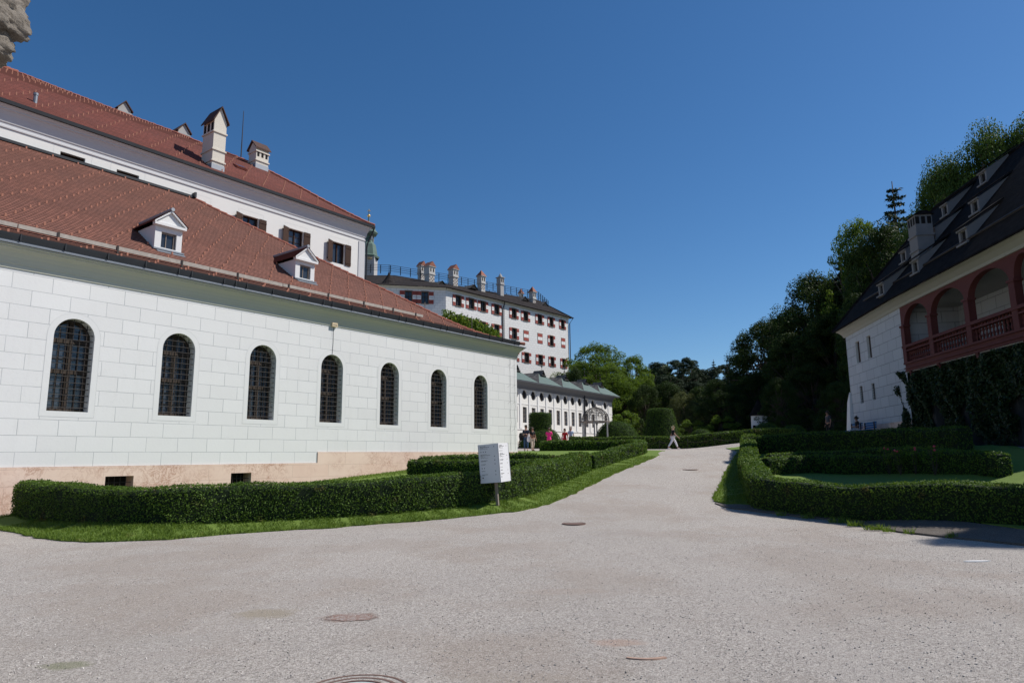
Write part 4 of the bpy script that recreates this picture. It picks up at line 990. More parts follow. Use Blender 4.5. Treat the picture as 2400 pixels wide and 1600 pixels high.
# railing round the roof top
def railing(name, pts, par, hgt=1.35, step=1.6):
    mb = MB()
    for i in range(len(pts)-1):
        a, b = pts[i], pts[i+1]; n = max(1, int((b-a).length/step))
        for k in range(n+1):
            q = a.lerp(b, k/n); mb.box(q.x-.06, q.x+.06, q.y-.06, q.y+.06, q.z-.2, q.z+hgt)
        for h_ in (.35, .7, 1.0, hgt): mb.tube([a+Vector((0, 0, h_)), b+Vector((0, 0, h_))], .035, 4)
    return obj(name, mb, M['black'], par)
R0 = [pt(845, 636, 114), pt(915, 639, 116), pt(985, 650, 118), pt(1050, 660, 121), pt(1262, 699, 138)]
railing("railing", R0, CAt); bR = [p+Vector((2.5, 9, .2)) for p in R0]; railing("railing", [R0[-1]]+bR[::-1][:3], CAt)
# chimneys: pixel box, depth, style
def brickchim(px0, px1, pyt, pyb, Y, style):
    b0 = pt(px0, pyb, Y); b1 = pt(px1, pyb, Y); top = pt((px0+px1)/2, pyt, Y).z; w = (b1.x-b0.x); fr = Fr((b0.x+b1.x)/2*Vector((1, 0, 0))+Vector((0, Y, 0)), CA.az)
    s = w/1.38/2; z0 = b0.z-1.6; ch_ = {'cone': 1.2, 'bulb': .2}.get(style, .9)
    mb = MB(); fr.box(mb, -s, s, -s, s, z0, top-ch_-1.35); fr.box(mb, -s-.12, s+.12, -s-.12, s+.12, top-ch_-1.5, top-ch_-1.3); fr.box(mb, -s*1.1, s*1.1, -s*1.1, s*1.1, top-ch_-1.3, top-ch_-.0)
    fr.box(mb, -s-.2, s+.2, -s-.2, s+.2, top-ch_-.12, top-ch_)
    if style == 'bulb':
        mb.lathe((fr.P.x, fr.P.y, top-.2), [(s*.9, -.2), (s*1.0, 0), (s*.6, .45), (s*.2, .7), (.02, .95)], 12)
    c_ = obj("chimney", mb, M['chim'] if style != 'bulb' else M['concrete'], CAt)
    mb = MB(); e = s+.22; zt = top-ch_
    if style == 'gable':
        A = [fr.p(-e, e, zt), fr.p(e, e, zt), fr.p(0, e, top), fr.p(-e, -e, zt), fr.p(e, -e, zt), fr.p(0, -e, top)]; mb.raw(A, [(0, 1, 2), (3, 5, 4), (0, 2, 5, 3), (1, 4, 5, 2), (0, 3, 4, 1)])
    elif style == 'cone': mb.raw([fr.p(-e, e, zt), fr.p(e, e, zt), fr.p(e, -e, zt), fr.p(-e, -e, zt), fr.p(0, 0, top)], [(0, 1, 4), (1, 2, 4), (2, 3, 4), (3, 0, 4), (0, 3, 2, 1)])
    if style != 'bulb': obj("cap_roof", mb, M['castlecap'], c_)
    mb = MB()  # painted diamond brick pattern
    if style != 'bulb':
        n = 4; hz = top-ch_-1.55; zz = b0.z-.3; k = 0; dz = 2*s/n
        while zz+dz < hz:
            for j in range(n):
                if (j+k) % 2 == 0: fr.box(mb, -s+2*s*j/n+.02, -s+2*s*(j+1)/n-.02, s, s+.012, zz+.02, zz+dz-.02)
            zz += dz; k += 1
        obj("pattern", mb, M['stoneframe'], c_)
    for j in (-.5, .5): mb = MB(); fr.box(mb, s*j-.12, s*j+.12, s*1.1-.02, s*1.1+.015, top-ch_-1.0, top-ch_-.4); obj("smoke_opening", mb, M['void'], c_)
for a in ((979, 996, 613, 650, 122, 'gable'), (995, 1018, 614, 665, 116, 'gable'), (1052, 1073, 621, 667, 120, 'gable'), (1119, 1137, 633, 676, 124, 'cone'), (1165, 1181, 648, 699, 127, 'bulb'), (1241, 1256, 671, 716, 132, 'cone'), (1216, 1226, 676, 690, 150, 'cone')): brickchim(*a)
for px, py, Y in ((1030, 664, 112), (1105, 672, 121), (1225, 700, 130), (1272, 712, 134)):
    q = pt(px, py, Y); fr = Fr(q, CA.az); mb = MB(); A = [fr.p(-1.0, .8, q.z-.5), fr.p(1.0, .8, q.z-.5), fr.p(0, .8, q.z+.35), fr.p(-1.0, -3, q.z-.5), fr.p(1.0, -3, q.z-.5), fr.p(0, -3, q.z+.35)]
    mb.raw(A, [(0, 2, 5, 3), (1, 4, 5, 2), (0, 3, 4, 1)]); obj("roof_vent", mb, M['shingle_light'], CAt)
    mb = MB(); mb.raw([fr.p(-.8, .7, q.z-.5), fr.p(.8, .7, q.z-.5), fr.p(0, .7, q.z+.2)], [(0, 1, 2)]); obj("vent_opening", mb, M['void'], CAt)
# round stair turret with pointed roof on the left flank
q = pt(907, 672, 104); mb = MB(); mb.lathe((q.x, q.y+1.5, 5), [(1.75, 0), (1.75, q.z-5)], 18); tu = obj("turret", mb, M['ashlar_castle'], CAt)
mb = MB(); mb.lathe((q.x, q.y+1.5, q.z), [(2.1, -.15), (1.35, .7), (.7, 1.5), (.2, 2.4), (.05, 2.9)], 18); mb.tube([(q.x, q.y+1.5, q.z+2.8), (q.x, q.y+1.5, q.z+4)], .04, 5); obj("spire_roof", mb, M['shingle'], tu)
mb = MB()
for an in (-1.9, -1.2): mb.box(q.x+1.72*math.cos(an)-.3, q.x+1.72*math.cos(an)+.3, q.y+1.5+1.72*math.sin(an)-.06, q.y+1.5+1.72*math.sin(an)+.1, q.z-2.2, q.z-.9)
obj("window", mb, M['void'], tu)

# ------------------------------------------------------------------ church tower
Y = 128; c = atY(862, 600, Y); px2m = Y/1600.
zz = lambda py: atY(862, py, Y).z
ct = thing("clock_tower", "slim tower with green copper dome and gilt ball behind the cream building", "tower", (c.x, Y, 0))
mb = MB(); mb.box(c.x-1.6, c.x+1.6, Y-1.6, Y+1.6, 10, zz(604)); obj("wall", mb, M['concrete'], ct)
mb = MB(); mb.lathe((c.x, Y, 0), [(2.2, zz(607)), (2.3, zz(603)), (1.9, zz(600)), (1.75, zz(590)), (1.5, zz(575)), (.85, zz(567)), (.8, zz(562))], 8); obj("copper_dome", mb, M['copper_dim'], ct)
mb = MB(); mb.lathe((c.x, Y, 0), [(.9, zz(562)), (.75, zz(560)), (.7, zz(553)), (1.7, zz(551)), (1.9, zz(547)), (1.4, zz(540)), (1.2, zz(530)), (.5, zz(524)), (.15, zz(518)), (.07, zz(495))], 8); obj("lantern_roof", mb, M['copper_dim'], ct)
mb = MB()
for s_ in (-1, 1):
    for r_ in (-1, 1): mb.box(c.x+s_*.8-.12, c.x+s_*.8+.12, Y+r_*.8-.12, Y+r_*.8+.12, zz(566), zz(550))
obj("lantern_posts", mb, M['concrete'], ct)
mb = MB(); mb.lathe((c.x, Y, zz(506)), [(.01, -.35), (.25, -.2), (.35, 0), (.25, .2), (.01, .35)], 10); mb.tube([(c.x, Y, zz(500)), (c.x, Y, zz(490))], .07, 5); mb.tube([(c.x-.3, Y, zz(494)), (c.x+.3, Y, zz(494))], .07, 5); obj("gilt_ball", mb, M['gold'], ct)
mb = MB(); mb.lathe((c.x+.75, Y-1.62, zz(612)), [(.01, 0), (.5, 0), (.5, .05)], 12); obj("clock_numerals", mb, M['gold'], ct)

# ------------------------------------------------------------------ banquet hall with round windows
HA = Fr((.656, 75, 0), 32.17)
Ht = thing("low_white_hall", "low white hall with round windows over tall ones and green copper hip roofs", "building", HA.P)
uo = [1.29+1.95*i for i in range(12)]; uo = [-.66]+uo
HE = 24.95
def circ(c, z, r, n=18): return [(c+r*math.cos(2*PI*k/n), z+r*math.sin(2*PI*k/n)) for k in range(n)]
mb = MB(); holes = [circ(u, 8.5, .53) for i, u in enumerate(uo) if i != 11]+[rect(u-.42, u+.42, 5.40, 7.14) for i, u in enumerate(uo) if i not in (11,)]
HA.wall(mb, rect(-12, HE, 2.5, 9.8), holes, 0, .16)
mb.face([HA.p(HE, 0, 2), HA.p(HE, -9, 2), HA.p(HE, -9, 9.8), HA.p(HE, 0, 9.8)], [(0, 0), (0, 0), (0, 0), (0, 0)])
mb.has_uv = True
obj("wall", mb, [M['ashlar_hall'] if 'ashlar_hall' in M else M['whitewarm'], M['reveal']], Ht)
for i, u in enumerate(uo):
    if i == 11: continue
    mb = MB(); HA.box(mb, u-.44, u+.44, -.19, -.15, 5.38, 7.16); w_ = obj("window", mb, M['glass'], Ht)
    mb = MB(); HA.box(mb, u-.03, u+.03, -.15, -.10, 5.4, 7.14)
    for z in (5.85, 6.3, 6.75): HA.box(mb, u-.42, u+.42, -.15, -.12, z, z+.035)
    obj("frame", mb, M['rustpost'], w_)
    mb = MB(); HA.box(mb, u-.54, u+.54, -.19, -.13, 7.96, 9.04); w_ = obj("round_window", mb, M['glass'], Ht)
    mb = MB(); HA.box(mb, u-.03, u+.03, -.13, -.09, 7.97, 9.03); HA.box(mb, u-.52, u+.52, -.13, -.09, 8.47, 8.53)
    mb.tube([HA.p(u-.37, -.11, 8.13), HA.p(u+.37, -.11, 8.87)], .025, 4); mb.tube([HA.p(u+.37, -.11, 8.13), HA.p(u-.37, -.11, 8.87)], .025, 4); obj("frame", mb, M['paintwood'], w_)
mb = MB()
for i in range(len(uo)+1):
    u = uo[0]-.975+1.95*i; HA.box(mb, u-.17, u+.17, 0, .07, 4.9, 8.95); HA.box(mb, u-.24, u+.24, 0, .1, 8.9, 9.05); HA.box(mb, u-.24, u+.24, 0, .1, 4.75, 4.9)
HA.box(mb, -12, HE+.03, 0, .06, 4.62, 4.75); HA.box(mb, -12, HE, 0, .04, 7.42, 7.5)
obj("pilasters", mb, M['white'], Ht)
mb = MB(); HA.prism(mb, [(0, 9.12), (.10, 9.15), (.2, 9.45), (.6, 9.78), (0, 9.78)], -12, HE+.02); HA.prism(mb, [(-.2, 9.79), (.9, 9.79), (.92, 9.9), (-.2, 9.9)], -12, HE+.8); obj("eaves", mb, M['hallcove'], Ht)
uT = cuu
mb = MB(); HA.prism(mb, [(.02, 2.5), (.2, 2.5), (.2, 9.7), (.02, 9.7)], 15.9, 16.15); obj("downpipe", mb, M['gutter'], Ht)
pk = [-11.6, -5.75, 0, 5.79, 11.48, 17.15, 22.0]; hb = 2.84
for i, u in enumerate(pk):
    a, b = u-hb, min(u+hb, HE+.9); ap = HA.p(u, -.75, 11.5); bk = HA.p(u, -9, 11.5); 
    if i == len(pk)-1: b = HE+.9; 
    mb = MB(); L_ = HA.p(a, .95, 9.9); R_ = HA.p(b, .95, 9.9)
    mb.face([L_, R_, ap], [(a, 0), (b, 0), (u, 2.6)]); fo = obj("copper_hip", mb, M['copper'], Ht, recalc=False)
    mb = MB(); mb.raw([L_, ap, bk, HA.p(a, -9, 9.9)], [(0, 3, 2, 1)]); mb.raw([R_, HA.p(b, -9, 9.9), bk, ap], [(0, 1, 2, 3)]); obj("shingle_slope", mb, M['shingle_light'], Ht)
    if i < len(pk)-1 or True:
        mb = MB(); t_ = .55; A = [HA.p(u-.55, -.22, 10.85), HA.p(u+.55, -.22, 10.85), HA.p(u, -.22, 11.62), HA.p(u-.62, -1.4, 10.75), HA.p(u+.62, -1.4, 10.75), HA.p(u, -1.4, 11.72)]
        mb.raw(A, [(0, 1, 2)]); gb = obj("gablet_opening", mb, M['void'], Ht)
        mb = MB()
        for s_ in (-1, 1): mb.raw([HA.p(u+s_*.7, -.05, 10.75), HA.p(u, -.05, 11.72), HA.p(u, -1.4, 11.72), HA.p(u+s_*.7, -1.4, 10.75)], [(0, 1, 2, 3)])
        HA.box(mb, u-.5, u+.5, -.25, 0, 11.05, 11.13)
        obj("gablet_roof", mb, M['shingle_light'], Ht)
    mb = MB(); mb.tube([HA.p(u, -.3, 11.6), HA.p(u, -.3, 12.8)], .03, 4); mb.lathe(HA.p(u, -.3, 12.15).to_tuple(), [(.01, -.12), (.12, 0), (.01, .12)], 8); HA.box(mb, u-.1, u+.1, -.32, -.28, 12.65, 12.75); obj("finial", mb, M['iron'], Ht)

# ------------------------------------------------------------------ gallery building (right, in shade)
RWf = Fr((22.307, 45, 0), 189.175); RG = Fr((20.8104, 35.7349, 0), 186.473)
Rt = thing("red_gallery_building", "shaded white building with red wooden arcade, ivy below and steep dark roof", "building", RWf.P)
wl = [(1.76, 2.5, 7.30, 8.66), (3.84, 4.5, 7.30, 8.66), (1.76, 2.3, 4.75, 5.83), (3.9, 4.42, 4.79, 5.78)]
mb = MB(); RWf.wall(mb, rect(0, 9.3, 1.5, 9.4), [rect(*q) for q in wl], 0, .16)
mb.face([RWf.p(0, 0, 1.5), RWf.p(0, -12, 1.5), RWf.p(0, -12, 9.4), RWf.p(0, 0, 9.4)], [(0, 0), (12, 0), (12, 9), (0, 9)])
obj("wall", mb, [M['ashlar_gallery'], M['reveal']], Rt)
for a, b, c, d in wl:
    mb = MB(); RWf.box(mb, a-.02, b+.02, -.2, -.14, c, d); w_ = obj("window", mb, M['brownwood'] if c > 7 else M['void'], Rt)
    mb = MB()
    if c > 7:
        for k in range(1, 4): RWf.box(mb, a+(b-a)*k/4-.01, a+(b-a)*k/4+.01, -.14, -.13, c, d)
        obj("boards", mb, M['black'], w_)
    else:
        z = c+.12
        while z < d: mb.tube([RWf.p(a, -.05, z), RWf.p(b, -.05, z)], .012, 4); z += .15
        for k in (1, 2): mb.tube([RWf.p(a+(b-a)*k/3, -.06, c), RWf.p(a+(b-a)*k/3, -.06, d)], .012, 4)
        obj("grille", mb, M['iron'], w_)
mb = MB(); RWf.wall(mb, rect(.12, 9.35, 1.5, 3.32), [], .05, .05); mb.face([RWf.p(.12, .05, 1.5), RWf.p(.12, 0, 1.5), RWf.p(.12, 0, 3.32), RWf.p(.12, .05, 3.32)][::-1], [(0, 0), (.1, 0), (.1, 1), (0, 1)]); mb.face([RWf.p(.12, .05, 3.32), RWf.p(9.35, .05, 3.32), RWf.p(9.35, 0, 3.32), RWf.p(.12, 0, 3.32)], [(0, 0), (1, 0), (1, .1), (0, .1)])
obj("plinth", mb, [M['marble'], M['marble']], Rt)
mb = MB(); mb.hexa([RWf.p(-1.1, .3, 1.5), RWf.p(0.1, .3, 1.5), RWf.p(0.1, -1, 1.5), RWf.p(-1.1, -1, 1.5), RWf.p(-.9, .0, 5.0), RWf.p(0.1, .12, 5.6), RWf.p(0.1, -1, 5.6), RWf.p(-.9, -1, 5.0)]); obj("buttress", mb, M['white'], Rt)
UE = 12.6
posts = [.05, 2.95, 6.32, 9.66, 11.2]
def eloop(a, b, zb, zi, zt, n=14):
    c = (a+b)/2; r = (b-a)/2; return [(a, zb), (b, zb)]+[(c+r*math.cos(PI*k/n), zi+(zt-zi)*math.sin(PI*k/n)) for k in range(n+1)]
mb = MB(); holes = [eloop(posts[i]+.16, posts[i+1]-.16, 6.32, 8.27, 9.16) for i in range(4)]
RG.wall(mb, [(-.12, 5.87), (11.4, 5.87), (11.4, 9.30), (-.12, 9.30)], holes, .02, .28, mir=0)
mb.face([RG.p(-.12, .02, 5.87), RG.p(-.12, -.8, 5.87), RG.p(-.12, -.8, 9.3), RG.p(-.12, .02, 9.3)][::-1], [(0, 0)]*4)
mb.has_uv = False; ar = obj("red_arcade", mb, M['redwood'], Rt, recalc=False)
mb = MB()
for u in posts:
    RG.box(mb, u-.19, u+.19, .021, .07, 6.30, 8.2); RG.box(mb, u-.25, u+.25, -.26, .11, 8.2, 8.3)
RG.box(mb, -.15, 11.4, -.28, .10, 7.08, 7.22); RG.box(mb, -.15, 11.4, -.2, .06, 6.88, 6.95); RG.box(mb, -.15, 11.4, .022, .10, 6.22, 6.32); RG.box(mb, -.15, 11.4, .022, .08, 5.98, 6.05)
RG.box(mb, -.15, 11.4, -.5, .06, 5.84, 5.9)
obj("posts_and_rails", mb, M['redwood'], ar)
for i in range(4):
    mb = MB(); a, b = posts[i]+.16, posts[i+1]-.16; n = 12
    for k in range(n):
        p = RG.p(a+(b-a)*(k+.5)/n, -.1, 0); mb.lathe((p.x, p.y, 6.3), [(.055, 0), (.055, .07), (.03, .1), (.065, .22), (.03, .33), (.03, .36), (.065, .47), (.03, .58), (.055, .62), (.055, .8)], 7)
    obj("balustrade", mb, M['redwood'], ar)
for i in range(4):
    mb = MB(); u = posts[i]; RG.box(mb, u+.3, u+.5, -.4, .05, 5.6, 5.85); mb.hexa([RG.p(u+.3, .0, 5.55), RG.p(u+.5, .0, 5.55), RG.p(u+.5, -.6, 5.2), RG.p(u+.3, -.6, 5.2), RG.p(u+.3, .1, 5.84), RG.p(u+.5, .1, 5.84), RG.p(u+.5, -.6, 5.84), RG.p(u+.3, -.6, 5.84)]); obj("bracket", mb, M['redwood'], ar)
mb = MB()  # recessed gallery room
RG.wall(mb, rect(-.1, 11.4, 5.9, 9.3), [rect(3.6, 4.3, 6.6, 7.9), rect(7.0, 8.0, 7.3, 8.4)], -2.9, .25)
mb.face([RG.p(-.1, 0, 5.9), RG.p(-.1, -2.9, 5.9), RG.p(-.1, -2.9, 9.3), RG.p(-.1, 0, 9.3)], [(0, 5.9), (2.9, 5.9), (2.9, 9.3), (0, 9.3)])
obj("gallery_back_wall", mb, [M['ashlar_gallery'], M['stoneframe']], Rt)
mb = MB(); RG.box(mb, -.1, 11.4, -2.95, 0, 5.8, 5.89); RG.box(mb, -.1, 11.4, -2.95, -.02, 9.25, 9.3)
obj("gallery_floor", mb, M['concrete'], Rt)
mb = MB()
for a, b, c, d in ((3.6, 4.3, 6.6, 7.9), (7.0, 8.0, 7.3, 8.4)): RG.box(mb, a, b, -3.2, -3.14, c, d)
for k, (a, b) in enumerate(((.5, 1.7), (4.6, 5.6))): mb.hexa([RG.p(a, -2.88, 5.9), RG.p(b, -2.88, 5.9), RG.p(b, -2.95, 5.9), RG.p(a, -2.95, 5.9), RG.p(a+.1, -2.88, 7.6), RG.p(b-.1, -2.88, 7.6), RG.p(b-.1, -2.95, 7.6), RG.p(a+.1, -2.95, 7.6)])
obj("dark_doorways", mb, M['void'], Rt)
# ground floor under the gallery: arches and steps
mb = MB(); lo = [arch_loop(1.7, 3.0, 2.0, 4.6), arch_loop(4.6, 5.7, 1.9, 4.4), arch_loop(8.4, 10.4, 1.8, 4.7), arch_loop(-.9, .3, 2.2, 4.3)]
RG.wall(mb, rect(-1.3, 11.4, 1.2, 5.84), lo, -.35, .6); mb.face([RG.p(11.4, -.35, 1.2), RG.p(11.4, -12, 1.2), RG.p(11.4, -12, 9.4), RG.p(11.4, -.35, 9.4)], [(0, 0), (12, 0), (12, 9), (0, 9)])
obj("ground_floor_wall", mb, [M['dimwall'], M['dimwall']], Rt)
mb = MB(); RG.box(mb, -1.2, 11.3, -2.6, -2.5, 1.2, 5.8); obj("arch_backs", mb, M['void'], Rt)
mb = MB()
for k in range(7): RG.box(mb, 1.5, 3.2, -2.4+.0, .9-.33*k, 1.6+.17*k, 1.77+.17*k)
obj("steps", mb, M['concrete'], Rt)
mb = MB()
RWf.prism(mb, [(0, 9.28), (.06, 9.32), (.12, 9.45), (.35, 9.62), (.5, 9.66), (.5, 9.72), (0, 9.72)], -.3, 9.35)
RG.prism(mb, [(-.3, 9.28), (.08, 9.30), (.12, 9.42), (.35, 9.60), (.5, 9.66), (.5, 9.72), (-.3, 9.72)], -.02, 11.6)
obj("cornice", mb, M['gcove'], Rt)
# roof
ur = RG.fit(2190, 494, -6)[0]
zr = 17.3; R1_ = RG.p(ur, -6, zr); R2_ = RG.p(3.4, -6, zr)
A0 = RG.p(-9.9, .2, 9.74); A1_ = RG.p(0, .68, 9.74); A2_ = RG.p(12.0, .68, 9.74); B0 = RG.p(-9.9, -12.6, 9.74); B2 = RG.p(12.0, -12.6, 9.74)
mb = MB(); mb.raw([A0, A1_, R1_], [(0, 1, 2)]); mb.raw([A1_, A2_, R2_, R1_], [(0, 1, 2, 3)]); mb.raw([A2_, B2, R2_], [(0, 1, 2)]); mb.raw([B2, B0, R1_, R2_], [(0, 1, 2, 3)]); mb.raw([B0, A0, R1_], [(0, 1, 2)])
mb.raw([A0, A1_, A2_]+[p-Vector((0, 0, .08)) for p in (A0, A1_, A2_)], [(0, 3, 4, 1), (1, 4, 5, 2)])
obj("roof", mb, M['slate'], Rt, recalc=True)
mb = MB()
for k in range(14): a = R1_.lerp(R2_, k/14); b = R1_.lerp(R2_, (k+1.1)/14); mb.tube([a, b], .12, 6)
for k in range(16): a = A0.lerp(R1_, k/16); b = A0.lerp(R1_, (k+1.1)/16); mb.tube([a, b], .11, 6)
obj("ridge_tiles", mb, M['slate'], Rt)
mb = MB(); s50 = (zr-9.74)/6.68
for dw in (1.0,): mb.tube([RG.p(-6, .5-dw, 9.9+s50*dw), RG.p(11, .68-dw, 9.9+s50*dw)], .06, 5)
obj("snow_guard", mb, M['iron'], Rt)
def rd(uc, zc):
    w_ = .68-(zc-.35-9.74)/s50; z0 = zc-.42; z1 = zc+.36; hw = .36; dep = .78/(s50-.66)
    d_ = MB(); RG.wall(d_, rect(uc-hw, uc+hw, z0, z1), [rect(uc-.21, uc+.21, z0+.14, z1-.12)], w_, .12)
    for s_ in (-1, 1): d_.face([RG.p(uc+s_*hw, w_, z0-.1), RG.p(uc+s_*hw, w_, z1), RG.p(uc+s_*hw, w_-dep, z1+dep*.66)], None)
    d_.has_uv = False; dd = obj("dormer", d_, [M['dimdormer'], M['dimdormer']], Rt, recalc=False)
    r_ = MB(); q = [RG.p(uc-hw-.12, w_+.15, z1+.0), RG.p(uc+hw+.12, w_+.15, z1+.0), RG.p(uc+hw+.12, w_-dep, z1+dep*.66+.1), RG.p(uc-hw-.12, w_-dep, z1+dep*.66+.1)]; r_.hexa(q+[p+Vector((0, 0, .07)) for p in q]); obj("roof", r_, M['slate'], dd)
    r_ = MB(); RG.box(r_, uc-.26, uc+.26, w_-.12, w_-.1, z0+.15, z1-.15); obj("window", r_, M['void'], dd)
    r_ = MB(); RG.box(r_, uc-hw-.08, uc+hw+.08, w_-.02, w_+.12, z0+.02, z0+.1); obj("sill", r_, M['dimdormer'], dd); r_ = MB(); RG.box(r_, uc-hw-.05, uc+hw+.05, w_-.02, w_+.08, z1-.08, z1); obj("lintel", r_, M['dimdormer'], dd)
def onroof(px, py):
    n_ = (RG.n*s50+Vector((0, 0, 1))).normalized(); q = onplane(px, py, A1_, n_); return (q-RG.P).dot(RG.d), q.z
for px, py in ((2253, 572), (2281, 500), (2300, 430), (2141, 640), (2181.5, 566), (2211, 505), (2061.5, 691), (2114, 613)):
    u_, z_ = onroof(px, py+8); rd(u_, z_+.5)
u_, z_ = onroof(2153, 612); w_ = .68-(z_-9.74)/s50
fr = RG; mb = MB(); zt = atY(2150, 510, RG.p(u_, w_, 0).y).z
RG.box(mb, u_-.45, u_+.45, w_-.7, w_+.15, z_-1.2, zt); RG.box(mb, u_-.50, u_+.50, w_-.75, w_+.20, zt-1.15, zt-1.05); RG.box(mb, u_-.5, u_+.5, w_-.75, w_+.2, zt-1.95, zt-1.88)
cch = obj("chimney", mb, M['dimdormer'], Rt)
mb = MB(); mb.hexa([RG.p(u_-.55, w_+.25, zt+.0), RG.p(u_+.55, w_+.25, zt+.0), RG.p(u_+.55, w_-.8, zt+.0), RG.p(u_-.55, w_-.8, zt+.0), RG.p(u_-.5, w_-.1, zt+.22), RG.p(u_+.5, w_-.1, zt+.22), RG.p(u_+.5, w_-.45, zt+.22), RG.p(u_-.5, w_-.45, zt+.22)]); obj("cap_roof", mb, M['slate'], cch)
for k in range(3):
    mb = MB(); ww = w_-.55+.30*k; RG.box(mb, u_+.44, u_+.462, ww-.10, ww+.10, zt-.5, zt-.1); obj("smoke_opening", mb, M['void'], cch)
    mb = MB(); uu = u_-.28+.28*k; RG.box(mb, uu-.08, uu+.08, w_+.14, w_+.162, zt-.5, zt-.1); obj("smoke_opening", mb, M['void'], cch)
# ivy on the ground floor
iv = []; ivn = []; nI = 60000
for k in range(nI):
    u = random.uniform(-1.75, 11.4); z = random.uniform(1.9, 5.9)
    bulge = .25+.25*math.sin(u*2.1)*math.sin(z*1.7)+.15*math.sin(u*5+z*3)
    in_ = False
    for (a, b, bot, top) in ((1.6, 3.0, 1.5, 4.1), (4.7, 5.7, 1.5, 4.0), (8.6, 10.2, 1.5, 3.9)):
        if a+.25*math.sin(z*5) < u < b+.2*math.sin(z*4) and z < top+.5*math.sin(u*3)+.2*math.sin(u*11): in_ = True
    if in_: continue
    if u < -1.4+.2*math.sin(z*6): continue
    if z < 2.2+.5*math.sin(u*1.3+1)**2 and random.random() < .7: continue
    if z > 5.75 and u > 0: continue
    q = RG.p(u, -.30+abs(bulge)*random.uniform(.4, 1.2), z); iv.append(q); ivn.append(tuple(RG.n))
P_ = np.array(iv); npobj("ivy", leaf_quads(P_, np.array(ivn), .12, .8, .6), 4, M['ivy'], Rt)
# blue bench
BF = Fr(RWf.p(0, .8, 0), RWf.az)
for u0, u1, lab in ((1.9, 3.9, "blue slatted garden bench against the shaded white wall, the end farther from the ivy"), (4.3, 6.2, "blue slatted garden bench against the shaded white wall, right of the seated person"),):
    zb = g0(BF.p(u0, 0, 0).x, BF.p(u0, 0, 0).y); bt = thing("garden_bench", lab, "bench", BF.p(u0, 0, zb), "blue benches by the gallery building wall")
    for k in range(4):
        mb = MB(); BF.box(mb, u0, u1, .0+.12*k, .09+.12*k, zb+.44, zb+.47); obj("seat_slat", mb, M['blue'], bt)
    for k in range(3):
        mb = MB(); BF.box(mb, u0, u1, -.09-.01*k, -.06-.01*k, zb+.55+.13*k, zb+.64+.13*k); obj("back_slat", mb, M['blue'], bt)
    for u in (u0+.15, u1-.2):
        mb = MB(); BF.box(mb, u, u+.05, -.05, .0, zb, zb+.9); BF.box(mb, u, u+.05, .4, .45, zb, zb+.44); BF.box(mb, u, u+.05, 0, .45, zb+.38, zb+.43); obj("leg", mb, M['iron'], bt)

# ------------------------------------------------------------------ wire pavilion
gx, gy = xy(1396, 58); gz = G(gx, gy); gt = thing("wire_pavilion", "round garden pavilion with a rusty openwork wire dome on slim stone columns", "pavilion", (gx, gy, gz))
Rr = 1.17; zr_ = atY(1396, 990, 58).z-gz
for k in range(6):
    a = 2*PI*(k+.3)/6; mb = MB(); mb.lathe((gx+Rr*math.cos(a), gy+Rr*math.sin(a), gz), [(.12, 0), (.12, .15), (.07, .2), (.065, 1.0), (.055, zr_-.2), (.09, zr_-.1), (.10, zr_)], 8); obj("column", mb, M['concrete'], gt)
mb = MB(); mb.lathe((gx, gy, gz+zr_), [(Rr-.10, 0), (Rr+.06, 0), (Rr+.08, .10), (Rr-.08, .10), (Rr-.10, 0)], 32); obj("ring_beam", mb, M['rustpost'], gt)
mb = MB()
for k in range(16):
    a = 2*PI*k/16; mb.tube([(gx+Rr*math.cos(a)*math.cos(t), gy+Rr*math.sin(a)*math.cos(t), gz+zr_+.12+1.16*math.sin(t)) for t in [i*PI/2/8 for i in range(9)]], .018, 4, cap=False)
for t in [i*PI/2/9 for i in range(1, 9)]:
    mb.tube([(gx+Rr*math.cos(t)*math.cos(2*PI*k/32), gy+Rr*math.cos(t)*math.sin(2*PI*k/32), gz+zr_+.12+1.16*math.sin(t)) for k in range(33)], .009, 4, cap=False)
for k in range(300):  # scrollwork
    t = math.asin(random.random()*.97); a = random.random()*2*PI; r0 = .07+.05*random.random(); c0 = Vector((math.cos(a)*math.cos(t), math.sin(a)*math.cos(t), math.sin(t))); e1_ = Vector((-math.sin(a), math.cos(a), 0)); e2_ = c0.cross(e1_)
    mb.tube([Vector((gx, gy, gz+zr_+.12))+Vector(((c0+(e1_*math.cos(s)+e2_*math.sin(s))*r0/Rr).normalized()))*Rr for s in [i*1.1 for i in range(5)]], .009, 3, cap=False)
mb.lathe((gx, gy, gz+zr_+.12+1.14), [(.2, 0), (.12, .1), (.05, .15), (.09, .22), (.01, .32)], 8)
obj("wire_dome", mb, M['domewire'], gt)

